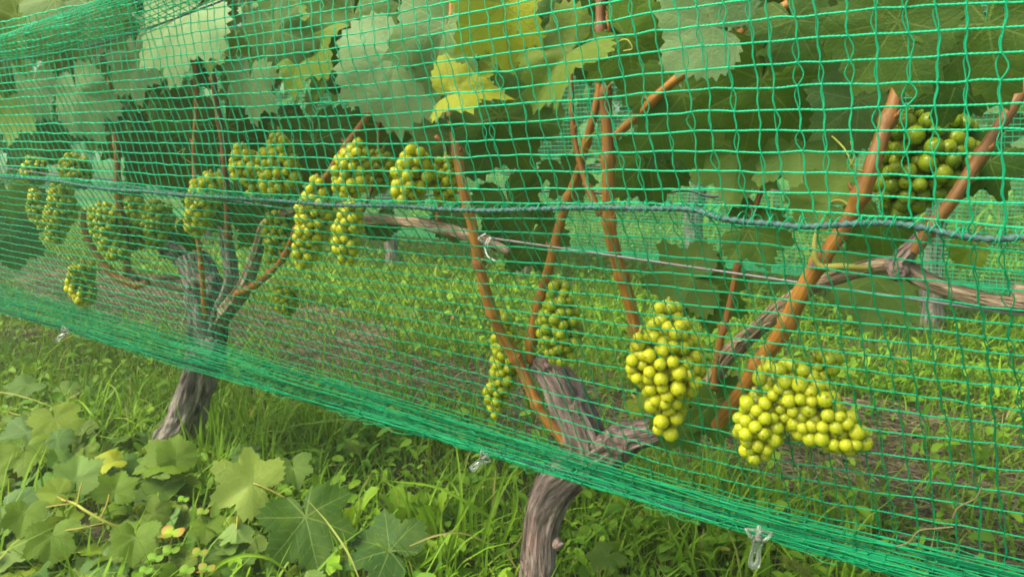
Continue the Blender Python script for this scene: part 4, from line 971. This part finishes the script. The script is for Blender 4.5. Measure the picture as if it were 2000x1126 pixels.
cv = empty("creeping_vine", on_ground(np.array(150), np.array(1000), 0.), "matted low vine foliage spreading through the weeds before the grey trunk", "creeping vine")
gq = np.random.default_rng(77); mb = MB(); st = MB(); done = 0
while done < 240:
    px, py = gq.uniform(-150, 700), gq.uniform(745, 1200)
    if py < 780+max(0, px-120)*.42+(px > 480)*120: continue
    hh_ = gq.uniform(.02, .085); p = on_ground(np.array(px), np.array(py), hh_)
    if np.hypot(p[0], p[1]) < .85 or (px > 380 and gq.random() < .5): continue
    ti = (np.clip(gq.normal(.68, .3), 0, 1), max(0, gq.normal(.16, .14)), max(0, gq.normal(.0, .10)))
    nr = np.array([gq.normal(0, .5), gq.normal(-.35, .5), 1.]); tt = np.array([gq.normal(0, 1), gq.normal(0, 1), -.3])
    put_leaf(mb, TPL[gq.integers(0, 5)], p, nr if gq.random() < .8 else -nr, tt, gq.uniform(.022, .046), ti, gq, gq.uniform(.1, .7), gq.uniform(0, .5), gq.uniform(0, .5), .07)
    tube(st, stem_curve(p, [p[0]+gq.normal(0, .02), p[1]+.02, .0], .01, 5), .0011, 5, (.7, .4*gq.random(), 0), cap=False); done += 1
mb.build("foliage", M['leaf'], cv); tag(st.build("leaf_stalks", M['stem'], cv), kind="stuff")

# low shoot with yellow stem and five leaves
sh = empty("vine_shoot", on_ground(np.array(200), np.array(1030), 0.0), "low vine shoot with a yellowish stem and small leaves lying over the weeds", "shoot")
def gp(px, py, h): return on_ground(np.array(px), np.array(py), h)
def gstem(pts, r0, r1, parent, name="stem", tint=(.9, .1, 0), mat='stem'):
    P = np.array([gp(a, b, h) for a, b, h in pts]); S = spline(P, 40); mb = MB(); tube(mb, S, np.linspace(r0, r1, 40), 8, tint); return mb.build(name, M[mat], parent)
gstem([(240, 1034, .10), (205, 1018, .12), (165, 995, .14), (145, 982, .145), (120, 975, .15)], .0032, .0018, sh)
for pts in ([(145, 982, .145), (100, 988, .14), (64, 996, .13)], [(150, 985, .145), (155, 960, .15), (160, 942, .15)], [(197, 1010, .12), (208, 985, .13), (213, 965, .13)], [(205, 1020, .12), (160, 1030, .12), (122, 1036, .11)], [(130, 978, .15), (118, 972, .15), (112, 969, .15)]):
    gstem(pts, .0014, .0011, sh, "leaf_stalk", (.7, .45, 0))
for a in [(48, 1010, .13, 80, 110, (.7, .15, 0), 1), (150, 925, .15, 100, 280, (.85, .15, .2), 1), (228, 950, .13, 85, 290, (.7, .15, 0), 0), (100, 1058, .10, 100, 100, (.7, .15, 0), 1), (105, 962, .15, 62, 200, (.8, .3, 0), 3)]:
    px, py, h, sp, an, ti, tp = a
    hero(px, py, h, sp, an, ti, sh, ground=True, tp=tp, pitch=25, fold=.3)

def weed_leaf(mb, base, az, L, W, lean, g, tint, lob=.25, nL=14):
    u = np.linspace(0, 1, nL); d = np.array([math.cos(az), math.sin(az), 0]); s = np.array([-d[1], d[0], 0])
    c = base+np.outer(L*(u*math.sin(lean)+.25*u**2*math.sin(lean)), d)+np.outer(L*(u*math.cos(lean)-.30*u**2.5), [0, 0, 1])
    w = W*np.clip(np.sin(np.pi*np.clip(u*.86+.10, 0, 1))**.8*(.35+.9*u), .04, 2)*(1+lob*np.where(np.arange(nL) % 2, 1, -1)*g.uniform(.4, 1, nL)); w[-1] = W*.03; w[0] = W*.10
    rip = g.normal(0, .12, nL)*W
    v = np.stack([c-np.outer(w, s)+np.outer(w*.25+rip, [0, 0, 1]), c-np.outer(w*.45, s)+np.outer(w*.02, [0, 0, 1]), c, c+np.outer(w*.45, s)+np.outer(w*.02, [0, 0, 1]), c+np.outer(w, s)+np.outer(w*.25-rip, [0, 0, 1])], 1)
    i = (np.arange(nL-1)*5)[:, None]+np.arange(4)[None]; f = np.stack([i, i+1, i+6, i+5], -1).reshape(-1, 4)
    mb.add(v.reshape(-1, 3), f, v.reshape(-1, 3), tint)
def weed(px, py, n, L, W, label, seed, bright=.8, lean=.45, lob=.25, name="broadleaf_weed", cat="weed", azs=None):
    g = np.random.default_rng(seed); b = gp(px, py, 0.); b[2] = gz(b[0:1], b[1:2])[0]
    e = empty(name, b, label, cat)
    for j in range(n):
        mb = MB(); az = (j*2.4+g.normal(0, .3)) if azs is None else azs[j]; t = (np.clip(bright+g.normal(0, .12), 0, 1), 0, 0)
        ll, le = L*g.uniform(.75, 1.1), lean*g.uniform(.5, 1.4); weed_leaf(mb, b, az, ll, W*g.uniform(.8, 1.1), le, g, t, lob)
        d = np.array([math.cos(az), math.sin(az), 0]); u = np.linspace(0, 1, 12); c = b+np.outer(ll*(u*math.sin(le)+.25*u**2*math.sin(le)), d)+np.outer(ll*(u*math.cos(le)-.30*u**2.5), [0, 0, 1])
        o = mb.build("leaf", M['weed'], e); m2 = MB(); tube(m2, c+[0, 0, .0006], np.linspace(.0014, .0004, 12), 5, (1, 0, 0), cap=False)
        r = m2.build("midrib", M['stem'], None); r.parent = o; r.location = -np.array(e.location)
weed(672, 1050, 6, .15, .020, "light green wavy-leaved weed left of the dock-like clump", 1, .85, .35)
weed(790, 1060, 7, .17, .022, "tall pale wavy-leaved weed clump in the foreground grass", 2, .8, .3)
weed(845, 1070, 5, .17, .018, "narrow pale green weed leaves standing just left of the grass tufts", 3, .95, .2)
weed(1240, 1060, 5, .10, .016, "low rounded weed right of the reddish trunk", 4, .5, .6, .08)
weed(1400, 1075, 6, .10, .018, "low broad weed between the trunk and the nearest clip", 5, .5, .7, .08)
weed(1330, 1110, 6, .12, .020, "dark broad weed at the bottom left of the nearest clip", 8, .35, .6, .1)
weed(285, 830, 5, .10, .014, "light weed beside the grey trunk foot", 6, .8, .4)
weed(60, 730, 6, .12, .02, "weed clump in the grass under the far end of the net", 9, .6, .5)
weed(840, 1125, 5, .11, .026, "bright round-leaved weed at the bottom edge", 10, .85, .5, .08)

def clover(px, py, h, s, label, tint, seed):
    g = np.random.default_rng(seed); b = gp(px, py, 0); t = gp(px, py, h); b = np.array([t[0], t[1], 0]); e = empty("clover", b, label, "clover")
    mb = MB(); tube(mb, stem_curve(b, t, 0), .0009, 5, (.5, .3, 0)); mb.build("stem", M['stem'], e)
    for k in range(3):
        az = k*2.09+g.uniform(0, .4)+AZ; d = np.array([math.cos(az), math.sin(az), .15]); n_ = np.array([0, -.5, 1.]) ; sd_ = np.cross(n_, d); sd_ /= np.linalg.norm(sd_)
        th = np.linspace(0, 2*np.pi, 16, endpoint=False); rim = t+np.outer(s*(.55+.55*np.cos(th)), d)+np.outer(s*.48*np.sin(th), sd_)+np.outer(-.12*s*np.sin(th)**2, n_)
        v = np.r_[rim, [t+d*s*.55]]; kk = np.arange(16); ti = np.zeros((17, 3)); ti[:, 0] = tint[0]; ti[:16, 1] = tint[1]*(.5+.5*np.cos(th)) ; ti[16, 1] = tint[1]*.25
        mb = MB(); mb.add(v, np.stack([kk, (kk+1) % 16, 0*kk+16], -1), v, ti); mb.build("leaflet", M['weed'], e)
clover(333, 1040, .12, .020, "three-part clover leaf with orange and pink tips among the vine leaves", (1, 1), 1)
for k, (a, b, s) in enumerate([(392, 1000, .013), (355, 975, .012), (300, 1090, .014), (330, 1075, .015), (385, 1080, .014), (400, 1110, .014), (280, 1115, .012), (360, 1115, .014)]):
    clover(a, b, .10, s, ["grey-green clover leaf with a pink edge above the orange one", "tiny green clover leaf above the orange-tipped one", "pale green clover leaf left of the stem of seeds", "clover leaf directly under the orange-tipped one", "reddish-edged clover leaf right of the orange-tipped one",
        "clover leaf with a rusty edge at the bottom", "small clover leaf at the bottom edge beside the dusty leaf", "plain green clover leaf lowest of its patch"][k], (.3, [.4, 0, 0, .1, .6, .7, 0, .1][k]), 10+k)

# long grass blades that arch over the foreground
def longgrass(pts, w, label, seed, dry=0., br=.6):
    P = np.array([gp(a, b, h) for a, b, h in pts]); S = spline(P, 36); t = np.gradient(S, axis=0); t /= np.linalg.norm(t, axis=1)[:, None]
    s = np.cross(t, -FW); s /= np.linalg.norm(s, axis=1)[:, None]; u = np.linspace(0, 1, 36); ww = w*(1-u**3)*(.5+.5*np.minimum(1, u*5))+.0003
    v = np.stack([S-s*ww[:, None], S-FW*(-ww*.5)[:, None], S+s*ww[:, None]], 1); i = (np.arange(35)*3)[:, None]+np.arange(2)[None]
    return v.reshape(-1, 3), np.stack([i, i+1, i+4, i+3], -1).reshape(-1, 4), v.reshape(-1, 3), (br, dry, 0)
LG = [
 ("arching grass tuft in front of the middle clip", [[(860, 1120, 0), (890, 1030, .10), (930, 960, .16), (965, 900, .2)], [(900, 1110, 0), (905, 1000, .12), (880, 940, .16), (850, 935, .17)], [(930, 1100, 0), (920, 1000, .12), (940, 940, .17), (1000, 930, .18)], [(960, 1100, 0), (990, 1040, .10), (1010, 980, .15), (1005, 920, .2)], [(925, 1120, 0), (960, 1000, .13), (985, 930, .18), (1000, 905, .2)], [(870, 1120, 0), (900, 985, .14), (895, 900, .2), (888, 860, .22)]], 0.),
 ("long drooping grass blade over the wavy-leaved weeds", [[(1000, 1040, .06), (920, 985, .14), (850, 950, .17), (760, 938, .17)], [(810, 1060, .03), (800, 1010, .11), (780, 960, .16), (745, 935, .18)], [(790, 1126, .02), (850, 1080, .09), (880, 1035, .13), (888, 1034, .13)]], 0.),
 ("dry straw blades crossing at the reddish trunk", [[(990, 1080, .06), (1010, 1060, .11), (1035, 1010, .17), (1040, 1000, .18)], [(1065, 1126, .04), (1050, 1080, .1), (1038, 1030, .16), (1035, 1010, .17)], [(1030, 1011, .17), (1060, 1012, .17), (1090, 1005, .17), (1110, 988, .17)], [(990, 1080, .08), (1010, 1110, .05), (1030, 1126, .03)], [(800, 1065, .10), (850, 1045, .13), (900, 1040, .13), (960, 1062, .10)]], 1.),
 ("long pale grass stem lying across the far weeds", [[(-20, 762, .09), (30, 770, .1), (80, 785, .1), (115, 800, .09)], [(0, 800, .06), (40, 812, .07), (90, 850, .07)]], .7),
 ("curved green blade arching at the bottom in front of the dark leaf", [[(390, 1140, .04), (430, 1100, .1), (480, 1083, .12), (530, 1092, .11), (585, 1140, .05)]], 0.),
 ("thin brown stem slanting across the large dark leaf", [[(700, 1126, .09), (680, 1080, .12), (640, 1020, .15), (600, 975, .18)]], .6),
 ("grass tuft with seed stems left of the grey trunk", [[(200, 850, 0), (200, 800, .08), (210, 760, .13), (220, 720, .18)], [(230, 850, 0), (235, 800, .09), (225, 760, .14), (205, 745, .15)], [(250, 860, 0), (260, 810, .09), (270, 780, .12), (300, 790, .11)], [(215, 860, 0), (180, 810, .08), (150, 780, .1), (130, 790, .09)]], 0.),
 ("grass tuft right of the grey trunk foot", [[(400, 890, 0), (410, 850, .09), (408, 810, .14), (395, 790, .16)], [(410, 890, 0), (420, 830, .1), (425, 780, .16), (420, 740, .2)], [(420, 890, 0), (440, 850, .07), (445, 820, .1), (460, 810, .1)]], 0.),
 ("grass tuft at the bottom left of the nearest clip", [[(1290, 1126, 0), (1320, 1090, .07), (1340, 1040, .13), (1350, 1020, .15)], [(1310, 1140, 0), (1330, 1080, .08), (1310, 1040, .12), (1290, 1025, .13)], [(1350, 1126, 0), (1340, 1060, .1), (1330, 1050, .11), (1310, 1045, .11)], [(1400, 1126, 0), (1385, 1100, .06), (1400, 1070, .09), (1420, 1065, .09)]], 0.),
]
for k, (lb, bl, dry) in enumerate(LG):
    b = gp(*bl[0][0][:2], 0); e = empty("grass_tuft", b, lb, "grass tuft")
    for q in bl:
        mb = MB(); mb.add(*longgrass(q, .0030 if dry < .5 else .0014, lb, k, dry, .5+.3*random.random())); mb.build("blade", M['grass'], e)

# foxtail seed heads and loose dry tendrils
def foxtail(base, pts, label, seed):
    g = np.random.default_rng(seed); P = np.array([gp(a, b, h) for a, b, h in pts]); S = spline(P, 30); B0 = gp(*base, 0.)
    e = empty("foxtail_grass", B0, label, "foxtail")
    mb = MB(); tube(mb, spline([B0, (B0+S[0])/2+[0.01, 0, .02], S[0]], 16), .0009, 5, (.8, 0, 0)); mb.build("stem", M['stem'], e)
    mb = MB(); L = np.linspace(0, 1, 30); tube(mb, S, .0035*np.sin(np.pi*(L*.85+.1))+.0006, 10, (.8, .35, 0))
    for _ in range(420):
        k = g.integers(0, 30); d = g.normal(0, 1, 3); d /= np.linalg.norm(d); d += (S[-1]-S[0])/np.linalg.norm(S[-1]-S[0])*.6
        tube(mb, np.stack([S[k], S[k]+d*.010]), [.0007, .0002], 3, (1, .3+.4*g.random(), 0), cap=False)
    mb.build("seed_head", M['grass'], e)
foxtail((1560, 1160), [(1585, 1126, .10), (1560, 1108, .12), (1538, 1098, .13)], "fuzzy foxtail seed head drooping at the bottom edge under the hem", 1)
foxtail((1700, 1040), [(1692, 972, .10), (1688, 955, .115), (1678, 938, .12)], "upright yellow-green foxtail seed head seen through the net over bare soil", 2)
foxtail((1870, 1080), [(1868, 1005, .11), (1860, 988, .125), (1842, 982, .12)], "bent golden foxtail seed head near the curled dry tendril", 3)
foxtail((1715, 1130), [(1716, 1112, .06), (1716, 1100, .08), (1718, 1085, .09)], "small green seed head poking up right of the hem", 4)
mb = MB(); P = np.array([at(np.array(a), np.array(b), .76) for a, b in [(1750, 1066), (1775, 1058), (1795, 1036), (1830, 1031), (1862, 1028)]]); tube(mb, spline(P, 40), .0007, 6, (.5, .2, 0))
P = np.array([at(np.array(a), np.array(b), .76) for a, b in [(1860, 1012), (1872, 990), (1905, 972), (1918, 950)]]); tube(mb, spline(P, 30), .0007, 6, (.5, .2, 0))
tag(mb.build("dry_tendril", M['straw']), "curled dry tendril caught in the net low over the bare soil", "tendril")

# ------------------------------------------------------------------ added thin volume standing in for lens veil, lifts the shadows
hm = bpy.data.materials.new("lens_veil"); hm.use_nodes = True; ht = hm.node_tree; ht.nodes.clear()
ho = ht.nodes.new("ShaderNodeOutputMaterial"); hv = ht.nodes.new("ShaderNodeVolumePrincipled"); hv.inputs["Color"].default_value = (.86, .96, .72, 1)
hv.inputs["Density"].default_value = .017; hv.inputs["Anisotropy"].default_value = .3; ht.links.new(hv.outputs[0], ho.inputs["Volume"])
mb = MB(); q = np.array([[x, y, z] for x in (-141, 141) for y in (-61, 201) for z in (-1.2, 2.6)], float)
mb.add(q, np.array([[0, 1, 3, 2], [4, 6, 7, 5], [0, 4, 5, 1], [2, 3, 7, 6], [0, 2, 6, 4], [1, 5, 7, 3]])); tag(mb.build("lens_veil", hm, smooth=False), kind="stuff")
